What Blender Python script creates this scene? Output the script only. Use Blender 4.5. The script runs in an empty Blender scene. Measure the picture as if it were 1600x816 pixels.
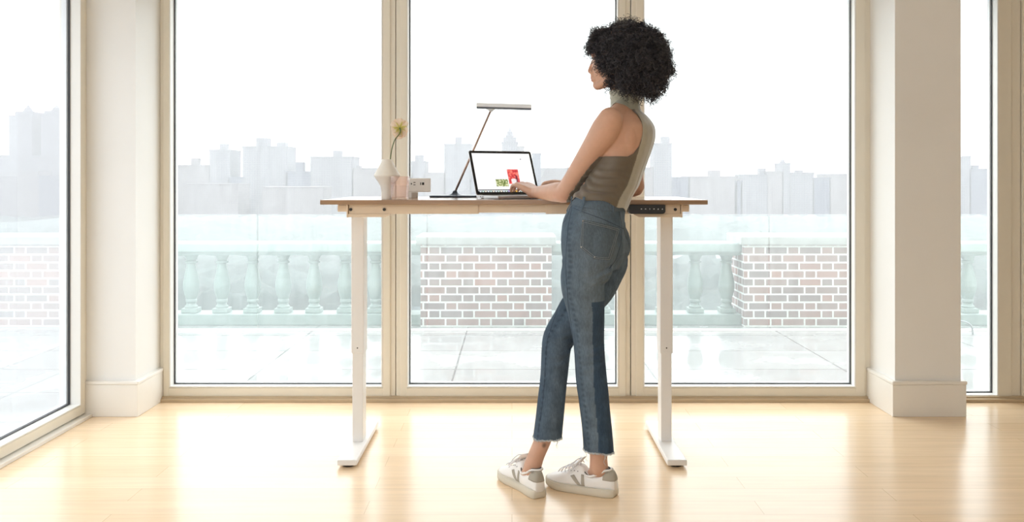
import bpy, bmesh, math, random
import numpy as np
from mathutils import Vector, Matrix, noise
from mathutils.bvhtree import BVHTree

# ------------------------------------------------------------------ camera, world, light
SC = bpy.context.scene
COL = SC.collection
F = 1391.0                      # focal length in pixels of the 1600 px wide frame
EYE = 1.13                      # eye height
cam = bpy.data.cameras.new('camera')
cam.sensor_width = 36.0
cam.lens = 36.0 * F / 1600.0
cam.shift_y = -0.08
cam.clip_end = 6000
camo = bpy.data.objects.new('camera', cam)
camo.location = (0, 0, EYE)
camo.rotation_euler = (math.radians(90), 0, 0)
COL.objects.link(camo)
SC.camera = camo

SKY_H, SKY_Z = 2.2, 5.6
w = bpy.data.worlds.new('overcast_sky')
w.use_nodes = True
SC.world = w
wn = w.node_tree.nodes
# overcast sky: brighter towards the zenith (CIE overcast distribution)
wt = w.node_tree
tc = wn.new('ShaderNodeTexCoord')
sz = wn.new('ShaderNodeSeparateXYZ')
wt.links.new(tc.outputs['Generated'], sz.inputs[0])
mr = wn.new('ShaderNodeMapRange')
mr.inputs['From Min'].default_value = 0.0
mr.inputs['From Max'].default_value = 1.0
mr.inputs['To Min'].default_value = SKY_H
mr.inputs['To Max'].default_value = SKY_Z
wt.links.new(sz.outputs['Z'], mr.inputs['Value'])
wn['Background'].inputs['Color'].default_value = (0.97, 0.985, 1.0, 1)
wt.links.new(mr.outputs[0], wn['Background'].inputs['Strength'])

SC.view_settings.view_transform = 'Standard'
SC.view_settings.look = 'None'
SC.view_settings.gamma = 1.0
SC.view_settings.use_curve_mapping = False
SC.view_settings.exposure = 0.0
SC.cycles.use_denoising = True
SC.cycles.max_bounces = 10
SC.cycles.diffuse_bounces = 6
SC.cycles.transparent_max_bounces = 16
SC.cycles.sample_clamp_indirect = 8.0


def area_light(name, loc, rot, sx, sy, power, color=(1, 1, 1)):
    l = bpy.data.lights.new(name, 'AREA')
    l.shape = 'RECTANGLE'
    l.size, l.size_y = sx, sy
    l.energy = power
    l.color = color
    o = bpy.data.objects.new(name, l)
    o.location = loc
    o.rotation_euler = rot
    COL.objects.link(o)
    return o


# a broad area light added overhead behind the camera as front fill
area_light('added_fill_light', (-0.9, -0.6, 2.68), (math.radians(35), 0, 0), 3.0, 2.0, 55, (0.93, 0.97, 1.0))


# ------------------------------------------------------------------ helpers
def tag(o, label=None, cat=None, group=None, kind=None):
    if label: o['label'] = label
    if cat: o['category'] = cat
    if group: o['group'] = group
    if kind: o['kind'] = kind
    return o


def empty(name, loc=(0, 0, 0), rz=0.0, parent=None, **kw):
    o = bpy.data.objects.new(name, None)
    o.empty_display_size = 0.1
    o.location = loc
    o.rotation_euler = (0, 0, rz)
    COL.objects.link(o)
    if parent: o.parent = parent
    return tag(o, **kw)


def link(name, me, mat=None, parent=None, smooth=False, world=False):
    """link a mesh; world=True: its vertices are in world space though it has a parent"""
    if mat is not None and not me.materials:
        me.materials.append(mat)
    if smooth:
        me.polygons.foreach_set('use_smooth', [True] * len(me.polygons))
    o = bpy.data.objects.new(name, me)
    COL.objects.link(o)
    if parent:
        o.parent = parent
        if world:
            pm = Matrix.Translation(parent.location) @ parent.rotation_euler.to_matrix().to_4x4()
            if parent.parent:
                q = parent.parent
                pm = (Matrix.Translation(q.location) @ q.rotation_euler.to_matrix().to_4x4()) @ pm
            o.matrix_parent_inverse = pm.inverted()
    return o


def bm_obj(name, bm, mat=None, parent=None, smooth=False, world=False):
    bmesh.ops.recalc_face_normals(bm, faces=bm.faces)
    me = bpy.data.meshes.new(name)
    bm.to_mesh(me)
    bm.free()
    return link(name, me, mat, parent, smooth, world)


def box(bm, lo, hi, bev=0.0, seg=2):
    r = bmesh.ops.create_cube(bm, size=1.0)
    vs = r['verts']
    for v in vs:
        v.co = Vector(((lo[i] + hi[i]) / 2 + v.co[i] * (hi[i] - lo[i]) for i in range(3)))
    if bev > 0:
        es = list({e for v in vs for e in v.link_edges})
        bmesh.ops.bevel(bm, geom=es, offset=bev, segments=seg, affect='EDGES', profile=0.6)
    return vs


def obox(bm, M, lo, hi, bev=0.0):
    """box in a local frame M (4x4)"""
    n0 = len(bm.verts)
    box(bm, lo, hi, bev)
    bm.verts.ensure_lookup_table()
    for v in bm.verts[n0:]:
        v.co = M @ v.co


def bxo(name, lo, hi, mat, parent=None, bev=0.0, world=False):
    bm = bmesh.new()
    box(bm, lo, hi, bev)
    return bm_obj(name, bm, mat, parent, world=world)


def catmull(P, sub):
    P = [np.array(p, float) for p in P]
    if sub <= 1 or len(P) < 3:
        return P
    out = []
    n = len(P)
    for i in range(n - 1):
        p0, p1, p2, p3 = P[max(i - 1, 0)], P[i], P[i + 1], P[min(i + 2, n - 1)]
        for k in range(sub):
            t = k / sub
            out.append(0.5 * ((2 * p1) + (-p0 + p2) * t + (2 * p0 - 5 * p1 + 4 * p2 - p3) * t * t
                              + (-p0 + 3 * p1 - 3 * p2 + p3) * t ** 3))
    out.append(P[-1])
    return out


def tube(bm, pts, rads, n=16, sub=5, cap='round', ref=None):
    """swept tube; rads scalar, list of scalars or list of (along ref side, other)"""
    if not hasattr(rads, '__len__'):
        rads = [rads] * len(pts)
    R = [(r, r) if not hasattr(r, '__len__') else tuple(r) for r in rads]
    D = [list(p) + list(r) for p, r in zip(pts, R)]
    D = catmull(D, sub)
    P = [Vector(d[:3]) for d in D]
    R = [(max(d[3], 1e-5), max(d[4], 1e-5)) for d in D]
    T = []
    for i in range(len(P)):
        t = P[min(i + 1, len(P) - 1)] - P[max(i - 1, 0)]
        T.append(t.normalized())
    u = Vector(ref) if ref is not None else T[0].orthogonal()
    rings = []
    secs = []
    for i in range(len(P)):
        if ref is not None: u = Vector(ref)
        u = (u - T[i] * u.dot(T[i])).normalized()
        v = T[i].cross(u)
        secs.append((P[i], u.copy(), v, R[i][0], R[i][1]))
    if cap == 'round':
        def capsec(s, t, sign):
            c, u, v, a, b = s
            m = min(a, b)
            o = []
            for q in (0.35, 0.65, 0.87, 0.97):
                k = math.sqrt(1 - q * q)
                o.append((c + t * (sign * q * m), u, v, a * k, b * k))
            return o
        secs = list(reversed(capsec(secs[0], T[0], -1))) + secs + capsec(secs[-1], T[-1], 1)
    for c, u, v, a, b in secs:
        rings.append([bm.verts.new(c + u * (math.cos(2 * math.pi * k / n) * a) + v * (math.sin(2 * math.pi * k / n) * b))
                      for k in range(n)])
    for r0, r1 in zip(rings, rings[1:]):
        for k in range(n):
            bm.faces.new((r0[k], r0[(k + 1) % n], r1[(k + 1) % n], r1[k]))
    if cap:
        bm.faces.new(list(reversed(rings[0])))
        bm.faces.new(rings[-1])
    return rings


def ringloft(bm, rings, n=40, sub=5):
    """rings: (cx,cy,cz, a, b, yaw deg): half width a along her left, b along her front"""
    D = catmull([list(r) for r in rings], sub)
    out = []
    for d in D:
        c = Vector(d[:3])
        a, b, yaw = d[3], d[4], math.radians(d[5])
        f = Vector((-math.cos(yaw), math.sin(yaw), 0))
        l = Vector((-math.sin(yaw), -math.cos(yaw), 0))
        out.append([bm.verts.new(c + f * (math.cos(2 * math.pi * k / n) * b) + l * (math.sin(2 * math.pi * k / n) * a))
                    for k in range(n)])
    for r0, r1 in zip(out, out[1:]):
        for k in range(n):
            bm.faces.new((r0[k], r0[(k + 1) % n], r1[(k + 1) % n], r1[k]))
    bm.faces.new(list(reversed(out[0])))
    bm.faces.new(out[-1])


def ball(bm, c, axes, radii, seg=20):
    """ellipsoid; axes three Vectors"""
    rv = bmesh.ops.create_uvsphere(bm, u_segments=seg, v_segments=max(8, seg // 2), radius=1.0)['verts']
    c = Vector(c)
    for v in rv:
        v.co = c + axes[0] * (v.co.x * radii[0]) + axes[1] * (v.co.y * radii[1]) + axes[2] * (v.co.z * radii[2])


XYZ = (Vector((1, 0, 0)), Vector((0, 1, 0)), Vector((0, 0, 1)))


def lathe(bm, prof, c=(0, 0, 0), n=40, wob=None):
    rings = []
    for r, z in prof:
        rings.append([bm.verts.new((c[0] + math.cos(2 * math.pi * k / n) * r * (wob(k / n, z) if wob else 1),
                                    c[1] + math.sin(2 * math.pi * k / n) * r * (wob(k / n, z) if wob else 1), c[2] + z))
                      for k in range(n)])
    for r0, r1 in zip(rings, rings[1:]):
        for k in range(n):
            bm.faces.new((r0[k], r0[(k + 1) % n], r1[(k + 1) % n], r1[k]))
    bm.faces.new(list(reversed(rings[0])))
    bm.faces.new(rings[-1])


def remesh(bm, voxel, it=6, fac=0.5):
    """union of overlapping closed shapes as one smooth surface"""
    bmesh.ops.recalc_face_normals(bm, faces=bm.faces)
    me = bpy.data.meshes.new('tmp')
    bm.to_mesh(me)
    bm.free()
    o = bpy.data.objects.new('tmp', me)
    COL.objects.link(o)
    m = o.modifiers.new('r', 'REMESH')
    m.mode = 'VOXEL'
    m.voxel_size = voxel
    s = o.modifiers.new('s', 'SMOOTH')
    s.factor = fac
    s.iterations = it
    t = o.modifiers.new('t', 'TRIANGULATE')
    dg = bpy.context.evaluated_depsgraph_get()
    out = bpy.data.meshes.new_from_object(o.evaluated_get(dg))
    bpy.data.objects.remove(o)
    bpy.data.meshes.remove(me)
    V = np.empty(len(out.vertices) * 3)
    out.vertices.foreach_get('co', V)
    V = V.reshape(-1, 3)
    T = np.empty(len(out.polygons) * 3, dtype=np.int32)
    out.polygons.foreach_get('vertices', T)
    T = T.reshape(-1, 3)
    N = np.empty(len(V) * 3)
    out.vertex_normals.foreach_get('vector', N)
    return out, V, T, N.reshape(-1, 3)


def clip(V, T, N, f):
    """keep f > 0 of a triangle mesh, cut cleanly along f = 0"""
    keep = f > 0
    nk = keep[T].sum(axis=1)
    full = T[nk == 3]
    verts = list(V)
    norms = list(N)
    cache = {}

    def cut(a, b):
        key = (a, b) if a < b else (b, a)
        i = cache.get(key)
        if i is None:
            t = f[a] / (f[a] - f[b])
            verts.append(V[a] + (V[b] - V[a]) * t)
            norms.append(N[a] + (N[b] - N[a]) * t)
            i = len(verts) - 1
            cache[key] = i
        return i
    extra = []
    for tri in T[(nk == 1) | (nk == 2)]:
        a, b, c = (int(x) for x in tri)
        for _ in range(3):
            ka, kb, kc = keep[a], keep[b], keep[c]
            if ka and not kb and not kc:
                extra.append((a, cut(a, b), cut(a, c)))
                break
            if ka and kb and not kc:
                d, e = cut(b, c), cut(a, c)
                extra.append((a, b, d))
                extra.append((a, d, e))
                break
            a, b, c = b, c, a
    TT = np.vstack([full, np.array(extra, dtype=np.int32).reshape(-1, 3)])
    VV = np.array(verts)
    NN = np.array(norms)
    used, inv = np.unique(TT, return_inverse=True)
    return VV[used], inv.reshape(-1, 3), NN[used]


def np_mesh(name, V, T):
    me = bpy.data.meshes.new(name)
    me.from_pydata([tuple(v) for v in V], [], [tuple(int(i) for i in t) for t in T])
    me.update()
    return me


def paint(me, cols, name='tone'):
    at = me.color_attributes.new(name, 'FLOAT_COLOR', 'POINT')
    c = np.ones((len(me.vertices), 4))
    c[:, :3] = cols
    at.data.foreach_set('color', c.ravel())


def world_to_px(P):
    P = np.asarray(P)
    return 800 + P[..., 0] * F / P[..., 1], 280 - (P[..., 2] - EYE) * F / P[..., 1]


def at(px, py, Y):
    return Vector(((px - 800) * Y / F, Y, EYE - (py - 280) * Y / F))


# ------------------------------------------------------------------ materials
def mat(name, color, rough=0.5, metal=0.0, spec=0.5, noise_amt=0.0, noise_scale=20.0, bump=0.0, bump_scale=60.0,
        coat=0.0, attr=None, sheen=0.0, sss=0.0, stretch=None):
    m = bpy.data.materials.new(name)
    m.use_nodes = True
    nt = m.node_tree
    b = nt.nodes['Principled BSDF']
    b.inputs['Roughness'].default_value = rough
    b.inputs['Metallic'].default_value = metal
    b.inputs['Specular IOR Level'].default_value = spec
    b.inputs['Coat Weight'].default_value = coat
    b.inputs['Sheen Weight'].default_value = sheen
    if sss:
        b.inputs['Subsurface Weight'].default_value = sss
        b.inputs['Subsurface Scale'].default_value = 0.01
        b.inputs['Subsurface Radius'].default_value = (1.0, 0.4, 0.25)
    tc = nt.nodes.new('ShaderNodeTexCoord')
    mp = nt.nodes.new('ShaderNodeMapping')
    nt.links.new(tc.outputs['Object'], mp.inputs['Vector'])
    if stretch: mp.inputs['Scale'].default_value = stretch
    if attr:
        a = nt.nodes.new('ShaderNodeVertexColor')
        a.layer_name = attr
        src = a.outputs['Color']
    else:
        rgb = nt.nodes.new('ShaderNodeRGB')
        rgb.outputs[0].default_value = (*color, 1)
        src = rgb.outputs[0]
    nz = nt.nodes.new('ShaderNodeTexNoise')
    nz.inputs['Scale'].default_value = noise_scale
    nz.inputs['Detail'].default_value = 5
    nt.links.new(mp.outputs[0], nz.inputs['Vector'])
    mr = nt.nodes.new('ShaderNodeMapRange')
    mr.inputs['From Min'].default_value = 0.25
    mr.inputs['From Max'].default_value = 0.75
    mr.inputs['To Min'].default_value = 1 - noise_amt
    mr.inputs['To Max'].default_value = 1 + noise_amt
    nt.links.new(nz.outputs['Fac'], mr.inputs['Value'])
    vm = nt.nodes.new('ShaderNodeVectorMath')
    vm.operation = 'SCALE'
    nt.links.new(src, vm.inputs[0])
    nt.links.new(mr.outputs[0], vm.inputs['Scale'])
    nt.links.new(vm.outputs[0], b.inputs['Base Color'])
    if bump:
        n2 = nt.nodes.new('ShaderNodeTexNoise')
        n2.inputs['Scale'].default_value = bump_scale
        n2.inputs['Detail'].default_value = 3
        nt.links.new(mp.outputs[0], n2.inputs['Vector'])
        bp = nt.nodes.new('ShaderNodeBump')
        bp.inputs['Strength'].default_value = bump
        bp.inputs['Distance'].default_value = 0.002
        nt.links.new(n2.outputs['Fac'], bp.inputs['Height'])
        nt.links.new(bp.outputs[0], b.inputs['Normal'])
    return m


def srgb(r, g, b):
    return tuple(((c / 255) / 12.92 if c / 255 < .04045 else (((c / 255) + .055) / 1.055) ** 2.4) for c in (r, g, b))


def emit_mat(name, color, strength):
    m = bpy.data.materials.new(name)
    m.use_nodes = True
    b = m.node_tree.nodes['Principled BSDF']
    b.inputs['Base Color'].default_value = (0.02, 0.02, 0.02, 1)
    b.inputs['Roughness'].default_value = 0.3
    b.inputs['Emission Color'].default_value = (*color, 1)
    b.inputs['Emission Strength'].default_value = strength
    return m


def glass_mat(name, film=0.1, tint=(0.97, 0.99, 0.985), streaks=True, refl=0.6):
    """thin window glass with a film of drizzle and condensation that also stands in for haze"""
    m = bpy.data.materials.new(name)
    m.use_nodes = True
    nt = m.node_tree
    nt.nodes.clear()
    out = nt.nodes.new('ShaderNodeOutputMaterial')
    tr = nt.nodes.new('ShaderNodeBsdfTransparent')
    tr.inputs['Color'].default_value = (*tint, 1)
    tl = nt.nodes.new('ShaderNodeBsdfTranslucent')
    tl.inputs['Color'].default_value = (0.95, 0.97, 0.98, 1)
    gl = nt.nodes.new('ShaderNodeBsdfGlossy')
    gl.inputs['Roughness'].default_value = 0.02
    fr = nt.nodes.new('ShaderNodeFresnel')
    fr.inputs['IOR'].default_value = 1.45
    mul = nt.nodes.new('ShaderNodeMath')
    mul.operation = 'MULTIPLY'
    mul.inputs[1].default_value = refl
    geo = nt.nodes.new('ShaderNodeNewGeometry')
    front = nt.nodes.new('ShaderNodeMath')          # only the outer skin of the thin pane mirrors
    front.operation = 'SUBTRACT'
    front.inputs[0].default_value = 1.0
    nt.links.new(geo.outputs['Backfacing'], front.inputs[1])
    mul0 = nt.nodes.new('ShaderNodeMath')
    mul0.operation = 'MULTIPLY'
    nt.links.new(fr.outputs[0], mul0.inputs[0])
    nt.links.new(front.outputs[0], mul0.inputs[1])
    nt.links.new(mul0.outputs[0], mul.inputs[0])
    m1 = nt.nodes.new('ShaderNodeMixShader')
    tc = nt.nodes.new('ShaderNodeTexCoord')
    mp = nt.nodes.new('ShaderNodeMapping')
    mp.inputs['Scale'].default_value = (14, 14, 2.2)
    nt.links.new(tc.outputs['Object'], mp.inputs['Vector'])
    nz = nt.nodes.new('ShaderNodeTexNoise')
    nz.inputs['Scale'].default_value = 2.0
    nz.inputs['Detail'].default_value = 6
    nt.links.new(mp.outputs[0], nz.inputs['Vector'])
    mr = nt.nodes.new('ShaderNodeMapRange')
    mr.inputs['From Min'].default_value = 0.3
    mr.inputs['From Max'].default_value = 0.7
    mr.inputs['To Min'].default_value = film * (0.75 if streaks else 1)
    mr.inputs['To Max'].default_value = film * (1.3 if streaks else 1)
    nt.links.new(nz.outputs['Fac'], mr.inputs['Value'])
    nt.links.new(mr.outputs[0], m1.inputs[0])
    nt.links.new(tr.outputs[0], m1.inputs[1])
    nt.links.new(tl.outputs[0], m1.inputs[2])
    m2 = nt.nodes.new('ShaderNodeMixShader')
    nt.links.new(mul.outputs[0], m2.inputs[0])
    nt.links.new(m1.outputs[0], m2.inputs[1])
    nt.links.new(gl.outputs[0], m2.inputs[2])
    nt.links.new(m2.outputs[0], out.inputs['Surface'])
    return m


def floor_mat():
    m = bpy.data.materials.new('maple_floor')
    m.use_nodes = True
    nt = m.node_tree
    b = nt.nodes['Principled BSDF']
    tc = nt.nodes.new('ShaderNodeTexCoord')
    br = nt.nodes.new('ShaderNodeTexBrick')
    br.offset = 0.37
    br.inputs['Scale'].default_value = 1.0
    br.inputs['Brick Width'].default_value = 1.35
    br.inputs['Row Height'].default_value = 0.125
    br.inputs['Mortar Size'].default_value = 0.0011
    br.inputs['Mortar Smooth'].default_value = 0.3
    br.inputs['Color1'].default_value = (0.86, 0.65, 0.43, 1)
    br.inputs['Color2'].default_value = (0.90, 0.70, 0.485, 1)
    br.inputs['Mortar'].default_value = (0.64, 0.45, 0.27, 1)
    nt.links.new(tc.outputs['Object'], br.inputs['Vector'])
    mp = nt.nodes.new('ShaderNodeMapping')
    mp.inputs['Scale'].default_value = (1.2, 16, 1)
    nt.links.new(tc.outputs['Object'], mp.inputs['Vector'])
    nz = nt.nodes.new('ShaderNodeTexNoise')
    nz.inputs['Scale'].default_value = 2.5
    nz.inputs['Detail'].default_value = 6
    nt.links.new(mp.outputs[0], nz.inputs['Vector'])
    mr = nt.nodes.new('ShaderNodeMapRange')
    mr.inputs['From Min'].default_value = 0.3
    mr.inputs['From Max'].default_value = 0.7
    mr.inputs['To Min'].default_value = 0.93
    mr.inputs['To Max'].default_value = 1.05
    nt.links.new(nz.outputs['Fac'], mr.inputs['Value'])
    vm = nt.nodes.new('ShaderNodeVectorMath')
    vm.operation = 'SCALE'
    nt.links.new(br.outputs['Color'], vm.inputs[0])
    nt.links.new(mr.outputs[0], vm.inputs['Scale'])
    nt.links.new(vm.outputs[0], b.inputs['Base Color'])
    b.inputs['Roughness'].default_value = 0.22
    b.inputs['Specular IOR Level'].default_value = 0.6
    bp = nt.nodes.new('ShaderNodeBump')
    bp.inputs['Strength'].default_value = 0.15
    bp.inputs['Distance'].default_value = 0.001
    nt.links.new(br.outputs['Fac'], bp.inputs['Height'])
    bp.invert = True
    nt.links.new(bp.outputs[0], b.inputs['Normal'])
    return m


def brick_mat():
    m = bpy.data.materials.new('worn_brick')
    m.use_nodes = True
    nt = m.node_tree
    b = nt.nodes['Principled BSDF']
    tc = nt.nodes.new('ShaderNodeTexCoord')
    sx = nt.nodes.new('ShaderNodeSeparateXYZ')
    nt.links.new(tc.outputs['Object'], sx.inputs[0])
    ad = nt.nodes.new('ShaderNodeMath')
    nt.links.new(sx.outputs[0], ad.inputs[0])
    nt.links.new(sx.outputs[1], ad.inputs[1])
    cx = nt.nodes.new('ShaderNodeCombineXYZ')
    nt.links.new(ad.outputs[0], cx.inputs[0])
    nt.links.new(sx.outputs[2], cx.inputs[1])

    N, Lk = nt.nodes, nt.links

    def m_(op, a, b=None, c=None):
        n = N.new('ShaderNodeMath')
        n.operation = op
        for k, v in enumerate((a, b, c)):
            if v is None: continue
            if isinstance(v, (int, float)): n.inputs[k].default_value = v
            else: Lk.new(v, n.inputs[k])
        return n.outputs[0]
    # Flemish bond: every course alternates one stretcher and one header
    PER, HD, RH, MO = 0.270, 0.092, 0.0635, 0.0135
    row = m_('FLOOR', m_('DIVIDE', sx.outputs[2], RH))
    v = m_('FRACT', m_('DIVIDE', sx.outputs[2], RH))
    shift = m_('MULTIPLY', m_('MODULO', row, 2.0), PER / 2)
    up = m_('DIVIDE', m_('ADD', m_('ADD', ad.outputs[0], 20.0 * PER), shift), PER)
    u = m_('FRACT', up)
    per = m_('FLOOR', up)
    head = m_('LESS_THAN', u, HD / PER)
    mort = m_('MAXIMUM', m_('LESS_THAN', v, MO / RH),
              m_('MAXIMUM', m_('LESS_THAN', u, MO / PER),
                 m_('MULTIPLY', m_('GREATER_THAN', u, HD / PER), m_('LESS_THAN', u, (HD + MO) / PER))))
    wn_ = N.new('ShaderNodeTexWhiteNoise')
    wn_.noise_dimensions = '3D'
    cc = N.new('ShaderNodeCombineXYZ')
    Lk.new(per, cc.inputs[0])
    Lk.new(row, cc.inputs[1])
    Lk.new(head, cc.inputs[2])
    Lk.new(cc.outputs[0], wn_.inputs[0])
    cr = N.new('ShaderNodeValToRGB')
    e = cr.color_ramp.elements
    e[0].position, e[0].color = 0.0, (0.30, 0.25, 0.255, 1)
    e[1].position, e[1].color = 1.0, (0.46, 0.27, 0.24, 1)
    e2 = e.new(0.5)
    e2.color = (0.36, 0.26, 0.25, 1)
    Lk.new(wn_.outputs['Value'], cr.inputs[0])
    mix = N.new('ShaderNodeMix')
    mix.data_type = 'RGBA'
    Lk.new(mort, mix.inputs[0])
    Lk.new(cr.outputs[0], mix.inputs[6])
    mix.inputs[7].default_value = (0.86, 0.85, 0.84, 1)
    Lk.new(mix.outputs[2], b.inputs['Base Color'])
    b.inputs['Roughness'].default_value = 0.85
    return m


def paver_mat():
    m = bpy.data.materials.new('wet_pavers')
    m.use_nodes = True
    nt = m.node_tree
    b = nt.nodes['Principled BSDF']
    tc = nt.nodes.new('ShaderNodeTexCoord')
    mp = nt.nodes.new('ShaderNodeMapping')
    mp.inputs['Location'].default_value = (0.35, -0.12, 0)
    nt.links.new(tc.outputs['Object'], mp.inputs['Vector'])
    br = nt.nodes.new('ShaderNodeTexBrick')
    br.offset = 0.0
    br.inputs['Scale'].default_value = 1.0
    br.inputs['Brick Width'].default_value = 1.2
    br.inputs['Row Height'].default_value = 0.6
    br.inputs['Mortar Size'].default_value = 0.006
    br.inputs['Color1'].default_value = (0.29, 0.29, 0.29, 1)
    br.inputs['Color2'].default_value = (0.32, 0.32, 0.315, 1)
    br.inputs['Mortar'].default_value = (0.13, 0.13, 0.13, 1)
    nt.links.new(mp.outputs[0], br.inputs['Vector'])
    nt.links.new(br.outputs['Color'], b.inputs['Base Color'])
    nz = nt.nodes.new('ShaderNodeTexNoise')
    nz.inputs['Scale'].default_value = 1.6
    nz.inputs['Detail'].default_value = 7
    nt.links.new(tc.outputs['Object'], nz.inputs['Vector'])
    mr = nt.nodes.new('ShaderNodeMapRange')
    mr.inputs['From Min'].default_value = 0.42
    mr.inputs['From Max'].default_value = 0.6
    mr.inputs['To Min'].default_value = 0.04
    mr.inputs['To Max'].default_value = 0.35
    nt.links.new(nz.outputs['Fac'], mr.inputs['Value'])
    nt.links.new(mr.outputs[0], b.inputs['Roughness'])
    bp = nt.nodes.new('ShaderNodeBump')
    bp.inputs['Strength'].default_value = 0.25
    bp.inputs['Distance'].default_value = 0.01
    nt.links.new(nz.outputs['Fac'], bp.inputs['Height'])
    nt.links.new(bp.outputs[0], b.inputs['Normal'])
    return m


def facade_mat(name, c, dark, fl=3.6, bay=4.0):
    """masonry tower with rows of small windows"""
    m = bpy.data.materials.new(name)
    m.use_nodes = True
    nt = m.node_tree
    b = nt.nodes['Principled BSDF']
    tc = nt.nodes.new('ShaderNodeTexCoord')
    sx = nt.nodes.new('ShaderNodeSeparateXYZ')
    nt.links.new(tc.outputs['Object'], sx.inputs[0])
    ad = nt.nodes.new('ShaderNodeMath')
    nt.links.new(sx.outputs[0], ad.inputs[0])
    nt.links.new(sx.outputs[1], ad.inputs[1])
    cx = nt.nodes.new('ShaderNodeCombineXYZ')
    nt.links.new(ad.outputs[0], cx.inputs[0])
    nt.links.new(sx.outputs[2], cx.inputs[1])
    br = nt.nodes.new('ShaderNodeTexBrick')
    br.offset = 0
    br.inputs['Scale'].default_value = 1.0
    br.inputs['Brick Width'].default_value = bay
    br.inputs['Row Height'].default_value = fl
    br.inputs['Mortar Size'].default_value = 1.15
    br.inputs['Mortar Smooth'].default_value = 0.1
    br.inputs['Color1'].default_value = (*dark, 1)
    br.inputs['Color2'].default_value = (*[d * 1.2 for d in dark], 1)
    br.inputs['Mortar'].default_value = (*c, 1)
    nt.links.new(cx.outputs[0], br.inputs['Vector'])
    nt.links.new(br.outputs['Color'], b.inputs['Base Color'])
    b.inputs['Roughness'].default_value = 0.8
    return m


M = {}
M['floor'] = floor_mat()
M['plaster'] = mat('cream_plaster', (0.82, 0.785, 0.71), 0.6, noise_amt=0.02, noise_scale=3, bump=0.05)
M['column'] = mat('white_plaster', (0.86, 0.86, 0.85), 0.5, noise_amt=0.015, noise_scale=3, bump=0.05)
M['trimwhite'] = mat('white_gloss_trim', (0.85, 0.83, 0.79), 0.35)
M['frame'] = mat('cream_window_paint', (0.80, 0.755, 0.655), 0.4, noise_amt=0.015, noise_scale=6)
M['sill'] = mat('oak_threshold', (0.55, 0.43, 0.29), 0.45, noise_amt=0.08, noise_scale=12, stretch=(1, 8, 8))
M['gasket'] = mat('black_gasket', (0.03, 0.03, 0.035), 0.5)
M['alu'] = mat('grey_aluminium', (0.86, 0.87, 0.90), 0.4)
M['bead'] = mat('white_glazing_bead', (0.85, 0.85, 0.83), 0.35)
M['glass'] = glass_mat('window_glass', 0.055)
M['glass_side'] = glass_mat('side_window_glass', 0.14, (0.80, 0.81, 0.815), streaks=False)  # heavier film puts the bright outdoor haze into the side panes
M['guard'] = glass_mat('guard_glass', 0.09, (0.955, 0.98, 0.975), refl=1.0)
M['ceiling'] = mat('ceiling_white', (0.85, 0.84, 0.81), 0.7)
M['brick'] = brick_mat()
M['pavers'] = paver_mat()
M['stone'] = mat('weathered_limestone', (0.38, 0.38, 0.37), 0.6, noise_amt=0.12, noise_scale=9, bump=0.3)
M['patina'] = mat('pale_green_cast_stone', (0.32, 0.375, 0.36), 0.5, noise_amt=0.08, noise_scale=14, bump=0.2)
# ------------------------------------------------------------------ room shell
def struct(name, lo, hi, m, bev=0.0):
    return tag(bxo(name, lo, hi, m, None, bev), kind='structure')


YW = 4.53                                  # inner face of the window wall
XL = -2.02                                 # inner face of the left window wall
struct('floor', (-2.12, -3.0, -0.06), (5.4, 4.60, 0.0), M['floor'])
struct('ceiling', (-2.3, -3.1, 2.75), (5.6, 4.9, 2.9), M['ceiling'])
# window wall: only the band above the glazing is wall
struct('wall_front', (-2.3, YW, 2.13), (5.6, YW + 0.22, 2.76), M['plaster'])
bm = bmesh.new()
box(bm, (-2.30, -3.0, -0.06), (XL - 0.012, 0.6, 2.76))
box(bm, (-2.30, 0.6, 2.13), (XL - 0.012, 4.75, 2.76))
tag(bm_obj('wall_left', bm, M['plaster']), kind='structure')
struct('wall_right', (5.4, -3.0, -0.06), (5.55, 4.8, 2.76), M['plaster'])
# unseen back wall; its wide opening is added to let in fill daylight
bm = bmesh.new()
box(bm, (-2.3, -3.15, -0.06), (-1.3, -3.0, 2.76))
box(bm, (1.2, -3.15, -0.06), (5.55, -3.0, 2.76))
box(bm, (-1.3, -3.15, 2.1), (1.2, -3.0, 2.76))
box(bm, (-1.3, -3.15, -0.06), (1.2, -3.0, 0.9))
tag(bm_obj('wall_back', bm, M['plaster']), kind='structure')


def pier(name, bname, x0, x1, y0, y1, side):
    struct(name, (x0, y0, 0.0), (x1, y1, 2.76), M['column'])
    # baseboard: flat board with a rounded cap that runs round the corner
    bm = bmesh.new()
    t = 0.018
    if side == 'left':
        lo, hi = (x0 - 0.0, y0 - t), (x1 + t, y1 - 0.0)
    else:
        lo, hi = (x0 - t, y0 - t), (x1 + t, y1)
    box(bm, (lo[0], lo[1], 0), (hi[0], hi[1], 0.152), 0.003)
    box(bm, (lo[0] - 0.003, lo[1] - 0.004, 0.152), (hi[0] + 0.004, hi[1], 0.170), 0.007, 3)
    tag(bm_obj(bname, bm, M['trimwhite']), kind='structure')


pier('wall_pier_left', 'baseboard_left', -2.03, -1.795, 4.245, 4.62, 'left')
pier('wall_pier_right', 'baseboard_right', 1.826, 2.14, 4.245, 4.66, 'right')


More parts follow.
